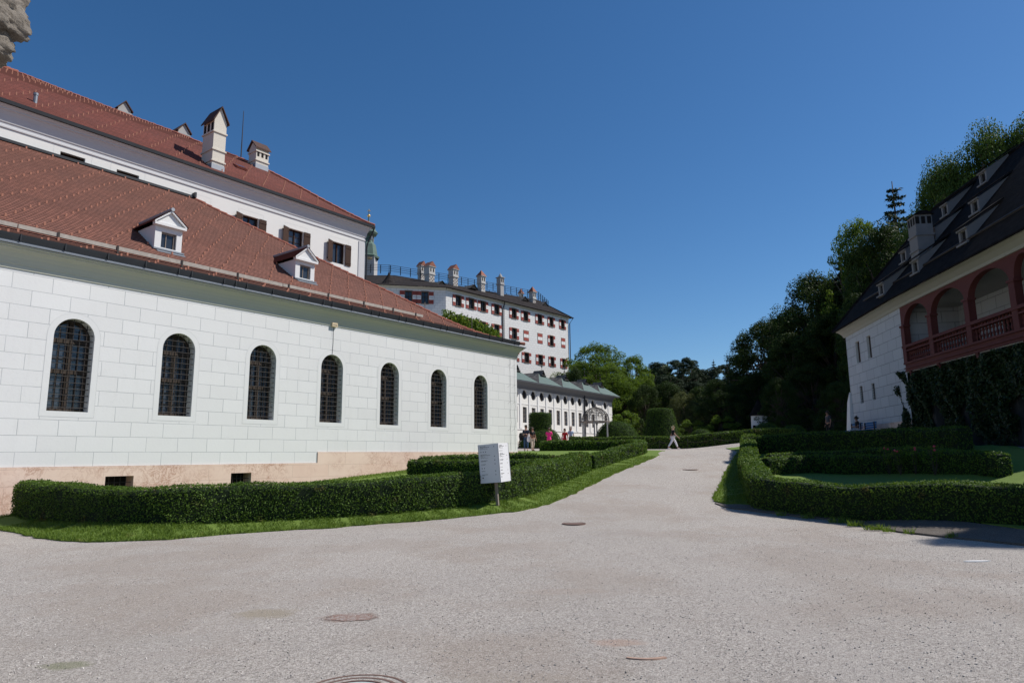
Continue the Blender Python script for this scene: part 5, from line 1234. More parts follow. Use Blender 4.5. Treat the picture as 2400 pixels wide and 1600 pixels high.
# ------------------------------------------------------------------ information sign
sx, sy = ground_hit(1167, 1188, 0, G).xy; sz = G(sx, sy)
st_ = thing("direction_sign", "white four-sided information sign on a leaning wooden post in the grass before the hedge", "sign", (sx, sy, sz))
st_.rotation_euler = (0, -rad(4.2), 0)
SF = Fr((sx, sy, 0), 116.+0)  # u along az 116, n = 206 (left face)
s = .325; zb, zt = sz+.70, sz+1.80
mb = MB(); SF.box(mb, -s, s, -s, s, zb, zt); bx = obj("panel_box", mb, M['signface'], st_)
mb = MB()
for uu in (-s, s):
    for ww in (-s, s): SF.box(mb, uu-.006, uu+.006, ww-.006, ww+.006, zb-.003, zt+.003)
obj("corner_trim", mb, M['zinc'], bx)
mb = MB(); SF.box(mb, -.035, .035, -.035, .035, sz-.1, zb); obj("post", mb, M['rustpost'], st_)
rows = [(.050, .18, 1), (.075, .30, 1), (.10, .10, 0), (.12, .24, 0), (.20, -1, 0), (.265, .20, 1), (.29, .31, 1), (.315, .07, 0), (.335, .15, 0), (.355, .24, 0), (.425, .21, 1), (.45, .18, 0), (.52, .15, 1), (.545, .13, 0), (.63, -1, 0), (.70, .12, 1), (.79, .20, 1), (.815, .10, 0), (.88, -2, 0)]
for face in (0, 1):
    mb = MB()
    def mk(a, b, z0, z1):
        z0, z1 = zt-z1*1.08, zt-z0*1.08
        if face == 0: SF.box(mb, -s+a, -s+b, s, s+.002, z0, z1)
        else: SF.box(mb, s, s+.002, s-b, s-a, z0, z1)
    def word(x, y, w, bold):
        h = .012 if bold else .007; x1 = x
        while x1 < x+w:
            l = random.uniform(.007, .016); mk(x1, min(x+w, x1+l), y, y+h*random.uniform(.75, 1.25)); x1 += l+.004
            if random.random() < .12: x1 += .008
    for y, w, b in rows:
        if w == -1:
            for k in range(3 if y < .5 else 2): mk(.07+.075*k, .092+.075*k, y-.012, y+.012)
        elif w == -2: mk(.07, .11, y-.014, y+.016)
        else: word(.06, y, w, b)
    for y in (.075, .33, .43, .53, .715, .81): mk(.50, .507, y-.012, y+.014); mk(.51, .528, y-.004, y+.006); mk(.50, .522, y-.014, y-.008)
    obj("lettering", mb, M['ink'], bx)

# ------------------------------------------------------------------ manholes, plates, patches on the gravel
def disc(name, px, py, r, mats, label, rings=(), h=.012, ax=1., jag=0):
    c = ground_hit(px, py); th = thing(name, label, "manhole cover", c); mb = MB(); mb.lathe((c.x, c.y, c.z), [(0.001, h), (r*.96, h), (r, h-.006), (r, -.05)], 40); 
    o = obj("lid", mb, mats[0], th)
    for k, (a, b, hh) in enumerate(rings):
        mb = MB(); mb.lathe((c.x, c.y, c.z), [(a, -.02), (a, hh), (b, hh), (b, -.02)], 48); obj("ring", mb, mats[1], th)
    return th
disc("manhole_cover", 832, 1622, .22, (M['lid'], M['cast']), "round pale manhole lid in a double rusty ring at the bottom edge of the gravel", ((.225, .24, .016), (.30, .325, .012), (.375, .40, .012)), .012)
c = ground_hit(830, 1612)
disc("manhole_cover", 1345, 1227, .27, (M['cast'], M['cast']), "small rusty manhole cover on the path beyond the sign", ((.275, .30, .016),))
disc("manhole_cover", 1617, 1100, .35, (M['cast'], M['cast']), "distant flat manhole cover midway up the gravel path", ())
def patch(name, px, py, rx, ry, mat, z=.006, n=40, label=None, cat=None, j=.25):
    c = ground_hit(px, py); V = [(c.x, c.y, c.z+z)]
    for k in range(n): a = 2*PI*k/n; q = 1+random.uniform(-j, j); V.append((c.x+rx*q*math.cos(a), c.y+ry*q*math.sin(a), g0(c.x, c.y+ry*q*math.sin(a))+z))
    mb = MB(); mb.raw(V, [(0, i+1, (i+1) % n+1) for i in range(n)]); o = obj(name, mb, mat)
    if label: tag(o, label, cat)
    else: tag(o, kind="structure")
    return o
def speck(name, c, dens, col2, thr=.5):
    t = NT(name); f = t.ramp(t.noise(38, detail=5, rough=.8), [(thr-.06, 0.), (thr+.06, 1.)]); t.col(t.mix(f, c, col2)); t.bump(t.noise(60), .8, .02); return t.m
M['tan'] = speck("tan_dirt", (.33, .285, .22), 1, (.36, .33, .31)); M['rustdirt'] = speck("gravel_strewn_iron", (.22, .12, .085), 1, (.33, .30, .28), .5)
patch("gravelled_manhole", 822, 1447, .27, .17, M['rustdirt'], .005, label="rust brown manhole cover half buried in gravel, beside a tan patch", cat="manhole cover", j=.2)
c = ground_hit(1500, 1520); mb = MB(); mb.lathe((c.x, c.y, c.z-.03), [(.30, 0), (.31, .042), (.345, .042), (.36, 0)], 24, a0=rad(240), a1=rad(300)); o = obj("buried_drain_rim", mb, plain("dusty_terracotta", (.36, .24, .18), .9, var=.3, scale=20)); tag(o, "terracotta drain rim half buried in the gravel at the lower right", "drain rim")
c = ground_hit(2288, 1316); mb = MB(); n = 9
V = [(c.x+.30*math.cos(2*PI*k/n)*random.uniform(.6, 1.1), c.y+.055*math.sin(2*PI*k/n)*random.uniform(.7, 1.1)) for k in range(n)]
mb.raw([(a, b, c.z-.02) for a, b in V]+[(a, b, c.z+.018) for a, b in V], [tuple(range(n, 2*n))]+[(k, (k+1) % n, n+(k+1) % n, n+k) for k in range(n)]); o = obj("white_stone_slab", mb, M['white']); tag(o, "thin white stone slab set in the gravel near the right edge", "stone slab")
# orange edging board right
a = ground_hit(2312, 1232, .05); b = ground_hit(2500, 1252, .05); mb = MB(); d_ = (b-a); n_ = Vector((-d_.y, d_.x, 0)).normalized()*.03
mb.hexa([a-n_, b-n_, b+n_, a+n_]+[p+Vector((0, 0, .14)) for p in (a-n_, b-n_, b+n_, a+n_)]); o = obj("edging_board", mb, M['oldwood']); tag(o, "weathered wooden edging board under the hedge at the right edge", "board")

# ------------------------------------------------------------------ near gate stones, top left
GX = thing("stone_gate_pier", "rough rusticated stone of a gate pier jutting in at the top left corner", "gate pier", (-4.3, 4.0, -.1))
mb = MB(); mb.box(-5.2, -3.75, 3.55, 4.6, -.1, 3.6); obj("pier", mb, M['rock'], GX)
def boulder(c, s, seed, nsub=5):
    bm = bmesh.new(); bmesh.ops.create_cube(bm, size=1.0); bmesh.ops.subdivide_edges(bm, edges=bm.edges, cuts=26, use_grid_fill=True)
    from mathutils import noise as nz_
    for v in bm.verts:
        p = v.co.copy(); q = p*1.0; k = max(abs(p.x), abs(p.y), abs(p.z)); r = p.length; p = p*(1-.28*(r/ k*.5*1.0-.5)) if k > 0 else p
        o_ = Vector((seed*3.1, seed, -seed)); d1 = nz_.noise(q*2.4+o_)*.17+nz_.noise(q*6+o_)*.09+nz_.noise(q*14+o_)*.05+nz_.noise(q*30+o_)*.025
        n = q.normalized(); p += n*d1; v.co = Vector((p.x*s[0], p.y*s[1], p.z*s[2]))+Vector(c)
    me = MB(); me.raw([v.co.copy() for v in bm.verts], [[v.index for v in f.verts] for f in bm.faces]); bm.free(); return me
for i, (px, py, sx_, sz_) in enumerate(((-58, -8, .38, .36), (-100, -170, .55, .5), (-84, 52, .36, .32))):
    q = atY(px, py, 4.1); obj("rusticated_stone", boulder(q, (sx_, .5, sz_), i+1), M['rock'], GX, smooth=True)

# ------------------------------------------------------------------ shrub on the terrace behind the roof
q0 = atY(1045, 752, 47); q1 = atY(1162, 792, 50.5); tw = thing("trained_vine", "bushy green vine on thin stakes showing over the far end of the red roof", "plant", (q0.x, q0.y, 7))
PT = []
for k in range(5200):
    f = random.random(); c = q0.lerp(q1, f); r = .75*(1-.35*abs(f-.4)); a = random.random()*2*PI; b = random.random()**.5*r
    PT.append((c.x+b*math.cos(a)*.8, c.y+random.uniform(-.7, .7), c.z+.05+b*math.sin(a)+.12*math.sin(f*25)))
P_ = np.array(PT); npobj("foliage", leaf_quads(P_, np.tile([0, -.4, .8], (len(P_), 1)), .20, .6, .8), 4, M['dec_a'], tw)
for px, py, Y in ((1059, 733, 47), (1106, 741, 48), (996, 708, 45), (981, 712, 45)):
    t_ = atY(px, py, Y); mb = MB(); mb.tube([(t_.x, t_.y, t_.z-3.2), t_], .03, 5); obj("stake", mb, M['rustpost'], tw)
mb = MB(); TWf = Fr((q0.x-.5, q0.y-.3, 0), AZL); TWf.box(mb, -5, 6, -1.0, .2, 3, min(q0.z, q1.z)-.9); o = obj("terrace_wall", mb, M['white']); tag(o, "plain terrace wall carrying the vine, hidden behind the long roof", "wall")

# ------------------------------------------------------------------ far tower, low walls
tx, ty = xy(1781, 70); tz = g0(tx, ty); ttop = atY(1779, 972, ty).z
tt = thing("small_white_tower", "small round white tower with a pointed dark roof at the edge of the trees", "tower", (tx, ty, tz))
mb = MB(); mb.lathe((tx, ty, tz), [(.85, -1), (.80, ttop-tz), (.85, ttop-tz)], 18); obj("wall", mb, M['white'], tt)
mb = MB(); mb.lathe((tx, ty, ttop), [(1.0, -.1), (.6, .6), (.04, 1.6)], 18); obj("pointed_roof", mb, M['slate'], tt)
mb = MB(); mb.box(tx-1.0, tx-.8, ty-1.1, ty-.8, tz+.8, tz+1.6); obj("window", mb, M['void'], tt)
for x0, x1, py, Y, lab in ((1500, 1760, 1021, 70, "long pale low wall seen just over the far hedge"), (1872, 2000, 1014, 64, "pale low wall in the shade left of the gallery building")):
    a = atY(x0, py, Y); b = atY(x1, py, Y); mb = MB(); mb.box(a.x, b.x, Y, Y+.4, g0(a.x, Y)-1, a.z); o = obj("garden_wall", mb, M['concrete'] if Y > 66 else M['white']); tag(o, lab, "wall")
# rope fence in front of the far hedge
pp = []
for i, px in enumerate((1546, 1612, 1676)):
    q = atY(px, 1049, 52.45); z = G(q.x, q.y); mb = MB(); mb.tube([(q.x, q.y, z-.05), (q.x, q.y, z+.62)], .014, 6); mb.lathe((q.x, q.y, z+.62), [(.03, 0), (.035, .03), (.001, .06)], 8); o = obj("rope_post", mb, M['iron'])
    tag(o, ("left", "middle", "right")[i]+" one of three thin metal rope posts before the far hedge", "post", "rope posts in front of the far hedge"); pp.append(Vector((q.x, q.y, z+.55)))
mb = MB(); ext = [pp[0]+Vector((-2.1, 0, 0))]+pp+[pp[-1]+Vector((2.1, .0, 0))]
for a, b in zip(ext[:-1], ext[1:]): mb.tube([a.lerp(b, t)+Vector((0, 0, -.16*4*t*(1-t))) for t in [i/8 for i in range(9)]], .008, 5)
o = obj("sagging_rope", mb, M['iron']); tag(o, "thin rope sagging between the metal posts at the far hedge", "rope")
# roses behind the middle hedge of the right bed
for i, (px, py) in enumerate(((2080, 1056), (2106, 1056), (2140, 1054), (2185, 1054))):
    q = ground_hit(px, py, .9, G); th = thing("rose_bush", ("leftmost", "second", "third", "rightmost")[i]+" of the low rose bushes between the hedges of the right bed", "rose bush", (q.x, q.y, G(q.x, q.y)), "roses in the right bed")
    z0 = G(q.x, q.y); mb = MB()
    for k in range(6): mb.tube([(q.x, q.y, z0), (q.x+random.uniform(-.3, .3), q.y+random.uniform(-.2, .2), z0+random.uniform(.7, 1.05))], .01, 4)
    obj("stems", mb, M['bark'], th)
    P_ = np.array([(q.x+random.gauss(0, .2), q.y+random.gauss(0, .15), z0+random.uniform(.4, 1.05)) for _ in range(260)]); npobj("foliage", leaf_quads(P_, np.tile([0, 0, 1.], (260, 1)), .07, .6, 1.), 4, M['dec_a'], th)
    mb = MB()
    for k in range(2):
        a = (q.x+random.uniform(-.25, .25), q.y-.1, z0+random.uniform(.85, 1.02)); mb.lathe(a, [(.01, -.03), (.04, 0), (.045, .02), (.01, .05)], 7)
    obj("blossoms", mb, M['flower'], th)
# ------------------------------------------------------------------ people
def skinobj(name, verts, edges, radii, mat, parent, sub=1, loc=None):
    me = bpy.data.meshes.new(name); me.from_pydata(verts, edges, []); me.update(); me.materials.append(mat)
    o = bpy.data.objects.new(name, me); C.objects.link(o); o.parent = parent
    sk = o.modifiers.new("Skin", 'SKIN'); sk.use_smooth_shade = True
    sv = me.skin_vertices[0].data if len(me.skin_vertices) else None
    for i, r in enumerate(radii):
        rr = r if isinstance(r, tuple) else (r, r); sv[i].radius = rr; sv[i].use_root = (i == 0)
    ss = o.modifiers.new("Sub", 'SUBSURF'); ss.levels = sub; ss.render_levels = sub
    return o
def cm(n, c, r=.8): return plain(n, c, r, var=.1)
SK = cm("skin", (.48, .28, .2), .55); SKD = cm("tanned_skin", (.33, .17, .11), .55)
def person(label, x, y, face, h, cl, pose=None, skin=None, hair=(.05, .035, .025), hairlen=0, group=None):
    """face: heading azimuth in degrees; built in local coordinates with +y forward, scaled to height h"""
    z = G(x, y); th = thing("person", label, "person", (x, y, z), group, -rad(face)); s = h/1.75; skin = skin or SK; p = pose or {}
    def V3(a): return (a[0]*s, a[1]*s, a[2]*s)
    stride = p.get('stride', 0); sit = p.get('sit', False); arm = p.get('arms', 'down')
    pel = (0, 0, .96); hipz = .93
    if sit: pel = (0, 0, .55); hipz = .53
    dz = pel[2]-.96; lean = p.get('lean', 0)
    sp = [(0, 0, .96+dz), (0, .01+lean*.3, 1.10+dz), (0, .0+lean*.6, 1.28+dz), (0, -.01+lean, 1.42+dz), (0, .0+lean, 1.50+dz), (0, .03+lean, 1.56+dz), (0, .025+lean, 1.64+dz), (0, .015+lean, 1.71+dz), (0, .125+lean, 1.615+dz)]
    rd_ = [(.15, .11), (.125, .095), (.155, .105), (.12, .085), .052, .065, (.078, .095), .05, .014]
    E_ = [(0, 1), (1, 2), (2, 3), (3, 4), (4, 5), (5, 6), (6, 7), (5, 8)]
    v = list(sp); r = list(rd_)
    def chain(start, pts, rs):
        k = start
        for q, rr in zip(pts, rs): v.append(q); r.append(rr); E_.append((k, len(v)-1)); k = len(v)-1
        return k
    legs = []
    for sd in (-1, 1):
        f = stride*sd*p.get('lead', 1)
        if sit: L = [(.09*sd, .05, .52), (.10*sd, .42, .50), (.10*sd, .45, .10), (.10*sd, .58, .04)]
        else:
            kx = .10*sd; L = [(.09*sd, 0, .90), (kx, f*.55+(.04 if f < 0 else .03), .50+abs(f)*.0), (kx, f-(.06 if f < 0 else 0), .10+(.05 if f < 0 else 0.02)), (kx, f+.13, .035)]
        legs.append(L); chain(0, L, [.088, .058, .038, .032])
    arms_ = []
    for sd in (-1, 1):
        f = -stride*sd*p.get('lead', 1)*.8
        if arm == 'down' or (arm == 'one' and sd < 0): A = [(.17*sd, lean, 1.40+dz), (.235*sd, -.02+f*.25+lean, 1.13+dz), (.25*sd, .05+f*.75+lean, .88+dz+abs(f)*.12), (.25*sd, .08+f*.95+lean, .80+dz+abs(f)*.12)]
        elif arm == 'hips': A = [(.17*sd, 0, 1.40), (.33*sd, -.05, 1.17), (.20*sd, .06, 1.00), (.15*sd, .12, .98)]
        else: A = [(.17*sd, lean, 1.40+dz), (.24*sd, .02+lean, 1.14+dz), (.16*sd, .24+lean, 1.10+dz), (.09*sd, .30+lean, 1.13+dz)]
        arms_.append(A); k = chain(3, A, [.055, .042, .028, (.030, .018)])
        hx, hy, hz = A[-1]; d_ = Vector(A[-1])-Vector(A[-2]); d_.normalize(); sd_ = Vector((0, 1, 0)) if abs(d_.z) > .7 else Vector((0, 0, 1))
        for j, ln in enumerate((.075, .085, .078, .062)):
            o_ = sd_*(.024-.016*j); b_ = Vector(A[-1])+d_*.02+o_; t1_ = b_+d_*ln*.55; t2_ = t1_+(d_*.8+Vector((0, .35, 0))).normalized()*ln*.5
            chain(k, [tuple(b_), tuple(t1_), tuple(t2_)], [.010, .0085, .007])
        tb = Vector(A[-1])+sd_*.025-d_*.02; chain(k, [tuple(tb+sd_*.02+d_*.01), tuple(tb+sd_*.03+d_*.045)], [.011, .008])
    skinobj("body", [V3(q) for q in v], E_, [tuple(a*s for a in (q if isinstance(q, tuple) else (q, q))) for q in r], skin, th)
    # clothes follow the same skeleton, a little larger
    def cloth(name, mat, pts, edges, rs): skinobj(name, [V3(q) for q in pts], edges, [tuple(a*s for a in (q if isinstance(q, tuple) else (q, q))) for q in rs], mat, th)
    top = cl['top']; slv = cl.get('sleeve', 1)
    tv = [sp[0], sp[1], sp[2], sp[3], (sp[3][0], sp[3][1], sp[3][2]+.045)]; te = [(0, 1), (1, 2), (2, 3), (3, 4)]; tr = [(.168, .128), (.142, .115), (.172, .122), (.135, .10), .07]
    for A in arms_:
        k = 3; n = [A[0], tuple(Vector(A[0]).lerp(Vector(A[1]), .75 if slv < 2 else 1.))]+([A[2]] if slv >= 2 else [])
        for q, rr in zip(n, (.07, .058, .042)): tv.append(q); tr.append(rr); te.append((k, len(tv)-1)); k = len(tv)-1
    cloth(cl.get('topname', 'shirt'), top, tv, te, tr)
    if 'dress' in cl:
        mb = MB(); zb = cl['dress']
        prof = [(.20, zb), (.185, .75), (.165, .92), (.13, 1.08), (.12, 1.12)]
        mb.lathe((0, 0, 0), [(a*s, b*s) for a, b in prof], 16)
        me_v = [(vx, vy*.8, vz) for vx, vy, vz in mb.v]; mb.v = [(a+th.location.x, b+th.location.y, c+th.location.z) for a, b, c in me_v]; obj("skirt", mb, top, th, smooth=True)
    else:
        bv = [(sp[0][0], sp[0][1], sp[0][2]+.03)]; be = []; br = [(.158, .122)]; full = cl.get('legs', 1.)
        for L in legs:
            k = 0; pts_ = [L[0], L[1], tuple(Vector(L[1]).lerp(Vector(L[2]), .9))] if full >= 1 else [L[0], tuple(Vector(L[0]).lerp(Vector(L[1]), .9))]
            for q, rr in zip(pts_, (.108, .078, .06) if full >= 1 else (.108, .095)): bv.append(q); br.append(rr); be.append((k, len(bv)-1)); k = len(bv)-1
        cloth("trousers", cl['bottom'], bv, be, br)
    for L in legs:
        a = Vector(L[2]); b = Vector(L[3]); cloth("shoe", cl['shoes'], [(a.x, a.y-.03, a.z-.05), (b.x, b.y-.06, b.z+.0), (b.x, b.y+.06, b.z-.005)], [(0, 1), (1, 2)], [.045, .044, .032])
    hd = sp[6]; hm = cm("hair_%d" % int(hair[0]*1000), hair, .6)
    hv = [(0, hd[1]-.03, hd[2]+.03), (0, hd[1]+.02, hd[2]+.075), (0, hd[1]-.07, hd[2]-.02)]; he = [(0, 1), (0, 2)]; hr = [(.092, .095), (.07, .06), (.08, .06)]
    if hairlen: hv.append((0, hd[1]-.10, hd[2]-.02-hairlen)); he.append((2, 3)); hr.append((.075, .04))
    cloth("hair", hm, hv, he, hr)
    if 'cap' in cl:
        cloth("cap", cl['cap'], [(0, hd[1]-.01, hd[2]+.075), (0, hd[1]+.02, hd[2]+.10), (0, hd[1]+.15, hd[2]+.06)], [(0, 1), (0, 2)], [(.095, .10), .07, (.07, .012)])
    fm = cm("face_dark", (.05, .03, .025))
    mb = MB(); X, Y_, Z_ = th.location
    for sd in (-1, 1): mb.box(X+(sd*.032-.012)*s, X+(sd*.032+.012)*s, Y_+(hd[1]+.080)*s, Y_+(hd[1]+.096)*s, Z_+(hd[2]-.005)*s, Z_+(hd[2]+.008)*s)
    mb.box(X-.022*s, X+.022*s, Y_+(hd[1]+.078)*s, Y_+(hd[1]+.092)*s, Z_+(hd[2]-.068)*s, Z_+(hd[2]-.060)*s); obj("face_features", mb, fm, th)
    return th, arms_, s
navy = cm("navy_cloth", (.03, .04, .07)); jeans = cm("blue_jeans", (.05, .10, .19)); blk = cm("black_cloth", (.012, .012, .014)); bge = cm("beige_cloth", (.55, .45, .36)); pink = cm("hot_pink_cloth", (.85, .03, .25)); red = cm("red_cloth", (.45, .015, .02)); lb = cm("light_blue_cloth", (.38, .47, .62)); wht = cm("white_cloth", (.78, .76, .80)); gry = cm("grey_cloth", (.35, .36, .38)); shw = cm("white_shoes", (.8, .8, .8)); shb = cm("dark_shoes", (.03, .03, .03))
def px_at(px, Y): return atY(px, 1030, Y).x
th, _, _ = person("walking woman with long blond hair, black top and white trousers crossing the gravel path", px_at(1577, 51.8), 51.8, 90, 1.74, dict(top=blk, bottom=wht, shoes=shw), dict(stride=.36, lead=-1, lean=.06), hair=(.62, .48, .28), hairlen=.22)
X, Y_, Z_ = th.location; mb = MB(); mb.box(X+.02, X+.16, Y_-.0, Y_+.2, Z_+.92, Z_+1.03); obj("waist_bag", mb, gry, th)
person("man in navy shirt and jeans standing beside the long building corner", px_at(1233, 49.6), 49.6, 190, 1.80, dict(top=navy, bottom=jeans, shoes=shb), dict(arms='front'))
th, _, _ = person("woman in black top and beige skirt-like trousers, right of the man in navy", px_at(1248, 49.2), 49.2, 150, 1.66, dict(top=blk, bottom=bge, shoes=shb), dict(arms='one', stride=.05), skin=SKD, hairlen=.2)
X, Y_, Z_ = th.location; mb = MB(); mb.lathe((X+.15, Y_-.25, Z_+.62), [(.02, 0), (.13, .05), (.15, .25), (.06, .5), (.02, .6)], 9); obj("scarf", mb, wht, th)
X = px_at(1222, 49.4); mb = MB(); mb.lathe((X, 49.5, G(X, 49.5)+.75), [(.01, 0), (.14, .05), (.18, .3), (.14, .5), (.05, .55)], 10); o = obj("black_backpack", mb, blk, smooth=True); tag(o, "black backpack hanging at the side of the man in navy", "backpack")
person("woman in a hot pink dress with dark tied-up hair, seen from behind", px_at(1287, 51), 51, 8, 1.68, dict(top=pink, bottom=pink, shoes=shb, dress=.55), dict(arms='front'), skin=SKD)
th, _, _ = person("woman in a red dress walking left of the man with the cap", px_at(1324, 55), 55, 200, 1.62, dict(top=red, bottom=red, shoes=shb, dress=.6), dict(arms='one'), hair=(.10, .06, .04))
X, Y_, Z_ = th.location; mb = MB(); mb.box(X+.18, X+.34, Y_-.25, Y_-.1, Z_+.75, Z_+1.0); obj("handbag", mb, cm("pale_pink_bag", (.7, .4, .42)), th)
person("man in a light blue shirt and beige cap, walking beside the woman in red", px_at(1338, 55.5), 55.5, 180, 1.76, dict(top=lb, bottom=navy, shoes=shb, cap=bge), dict(arms='down', stride=.1))
person("person in dark clothes standing in deep shade by the pale low wall", px_at(1945, 44.3), 44.3, 260, 1.78, dict(top=cm("dark_shirt", (.06, .06, .07)), bottom=blk, shoes=shb), dict(arms='down'), skin=SKD)
q = BF.p(4.1, .28, 0); person("person in black sitting at the blue benches against the white wall", q.x, q.y, 279, 1.7, dict(top=blk, bottom=gry, shoes=shb), dict(sit=True, arms='front'), skin=SKD)

# ------------------------------------------------------------------ trees
def mesh_quads(name, V, nper, mat):
    o = npobj(name, V, nper, mat); me = o.data; bpy.data.objects.remove(o); return me
def mb_mesh(mb, name, mat):
    o = obj(name, mb, mat, smooth=True); me = o.data; bpy.data.objects.remove(o); return me
def broadleaf(seed, Hh, Rw, nc, leaf, mat, per=250, base=.15, squash=.95):
    rs = np.random.default_rng(seed); rr = random.Random(seed)
    cl = []; tr = MB(); tr.tube([(0, 0, -1), (.1, .05, Hh*.25), (-.1, .1, Hh*.5), (.05, 0, Hh*.72)], [Hh*.028, Hh*.022, Hh*.014, Hh*.006], 8)
    PT = []; NN = []; cz = Hh*(base+(1-base)*.5); rz = Hh*(1-base)*.5
    lob = [rr.uniform(0, 2*PI) for _ in range(4)]
    for k in range(nc):
        u = rr.uniform(-.92, 1); a = rr.uniform(0, 2*PI); q = rr.uniform(.40, 1.)**.5
        prof = (1-u*u)**.5*(1.06-.22*u); w = 1+.20*math.sin(2*a+lob[0])+.14*math.sin(3*a+lob[1]+u*2)
        c = Vector((math.cos(a)*prof*Rw*q*w, math.sin(a)*prof*Rw*q*w, cz+u*rz*(.9+.1*q)))
        r = Rw*rr.choice((.10, .12, .14, .18, .23)); n = int(per*(r/(Rw*.16))**2)
        d = rs.normal(0, 1, (n, 3)); d /= np.linalg.norm(d, axis=1)[:, None]; d[:, 2] = np.where(d[:, 2] < -.1, d[:, 2]*-.4*(rs.random(n) < .5)+d[:, 2]*.6, d[:, 2])
        rad_ = r*(.72+.32*rs.random(n)**.7); jag = 1+.07*rs.normal(0, 1, n)
        P = np.array(c)[None]+d*rad_[:, None]*jag[:, None]*np.array([1, 1, squash]); PT.append(P); NN.append(d)
        if k % 4 == 0:
            s0 = Vector((0, 0, rr.uniform(.25, .6)*Hh)); m_ = s0.lerp(c, .5)+Vector((0, 0, .03*Hh)); tr.tube([s0, m_, c], [Hh*.009, Hh*.006, Hh*.002], 5)
    P = np.concatenate(PT); N = np.concatenate(NN); N[:, 2] += .5
    global RNG; return mesh_quads("crown", leaf_quads(P, N, leaf, .6, .7), 4, mat), mb_mesh(tr, "trunk", M['bark'])
def spruce(seed, Hh, Rw, mat, droop=.35, irregular=.15, layers=34, pw=.8):
    rr = random.Random(seed); rs = np.random.default_rng(seed); tr = MB(); tr.tube([(0, 0, -1), (0, 0, Hh*.5), (0, 0, Hh)], [Hh*.02, Hh*.011, Hh*.002], 7); PT = []; NN = []; SZ = []
    for l in range(layers):
        f = (l+.5)/layers; z = Hh*(.08+.9*f); R = Rw*(1-f)**pw*(1+rr.uniform(-irregular, irregular))+.15; nb = int(7+9*(1-f))
        for b in range(nb):
            a = rr.uniform(0, 2*PI); Rb = R*rr.uniform(.65, 1.12); n = int(12+Rb*20); t_ = rs.random(n)**.7; side = rs.normal(0, 1, n)*(.14+.10*(1-t_))*Rb*.6
            dz = -droop*Rb*t_**1.5+.12*Rb*np.maximum(0, t_-.75)*4*.6
            P = np.stack([math.cos(a)*Rb*t_-math.sin(a)*side, math.sin(a)*Rb*t_+math.cos(a)*side, z+dz-np.abs(side)*.35+rs.normal(0, .04, n)], 1); PT.append(P); NN.append(np.tile([math.cos(a)*.3, math.sin(a)*.3, 1], (n, 1)))
            if b % 3 == 0: tr.tube([(0, 0, z), (math.cos(a)*Rb*.8, math.sin(a)*Rb*.8, z-droop*Rb*.6)], [.05, .015], 4)
    P = np.concatenate(PT); return mesh_quads("crown", leaf_quads(P, np.concatenate(NN), .34, .35, .5), 4, mat), mb_mesh(tr, "trunk", M['bark'])
PR = {}
PR['a'] = (broadleaf(1, 16, 6.2, 230, .21, M['dec_a']), 16, 6.6); PR['a2'] = (broadleaf(2, 16, 5.0, 210, .20, M['dec_a'], base=.12), 16, 5.4)
PR['b'] = (broadleaf(3, 16, 5.8, 240, .20, M['dec_b'], base=.02), 16, 6.2); PR['b2'] = (broadleaf(4, 16, 4.8, 220, .20, M['dec_b'], base=.0), 16, 5.2)
PR['c'] = (broadleaf(5, 14, 5.2, 210, .20, M['dec_c'], base=.1, squash=1.2), 14, 5.6)
PR['ch'] = (broadleaf(8, 18, 7.2, 260, .22, M['dec_m'], base=.12, per=210), 18, 7.6)
PR['p'] = (broadleaf(6, 18, 4.6, 130, .19, M['pine'], base=.22, squash=.6, per=280), 18, 4.9)
PR['s'] = (spruce(7, 20, 4.2, M['spruce']), 20, 4.2); PR['s2'] = (spruce(9, 20, 4.6, M['spruce'], droop=.05, irregular=.4, layers=30, pw=.55), 20, 4.6)
PR['sh'] = (broadleaf(10, 5, 3.2, 46, .20, M['dec_b'], base=-.1, per=220), 5, 3.3); PR['sh2'] = (broadleaf(11, 5, 3.2, 46, .20, M['dec_a'], base=-.1, per=220), 5, 3.3)
def tree(kind, px, pyt, Y, wpx, label, name="broadleaf_tree", cat="tree", group=None, rot=None):
    (cm_, tm), Hp, Rp = PR[kind]; q = atY(px, pyt, Y); z0 = g0(q.x, Y) if q.x < 30 or Y < 60 else 3.; Hh = q.z-z0; W = wpx/1640.*Y/2
    th = thing(name, label, cat, (q.x, Y, z0), group, rot if rot is not None else random.uniform(0, 6.28)); th.scale = (W/Rp, W/Rp, Hh/Hp)
    for nm, me in (("crown", cm_), ("trunk", tm)):
        o = bpy.data.objects.new(nm, me); C.objects.link(o); o.parent = th
    return th
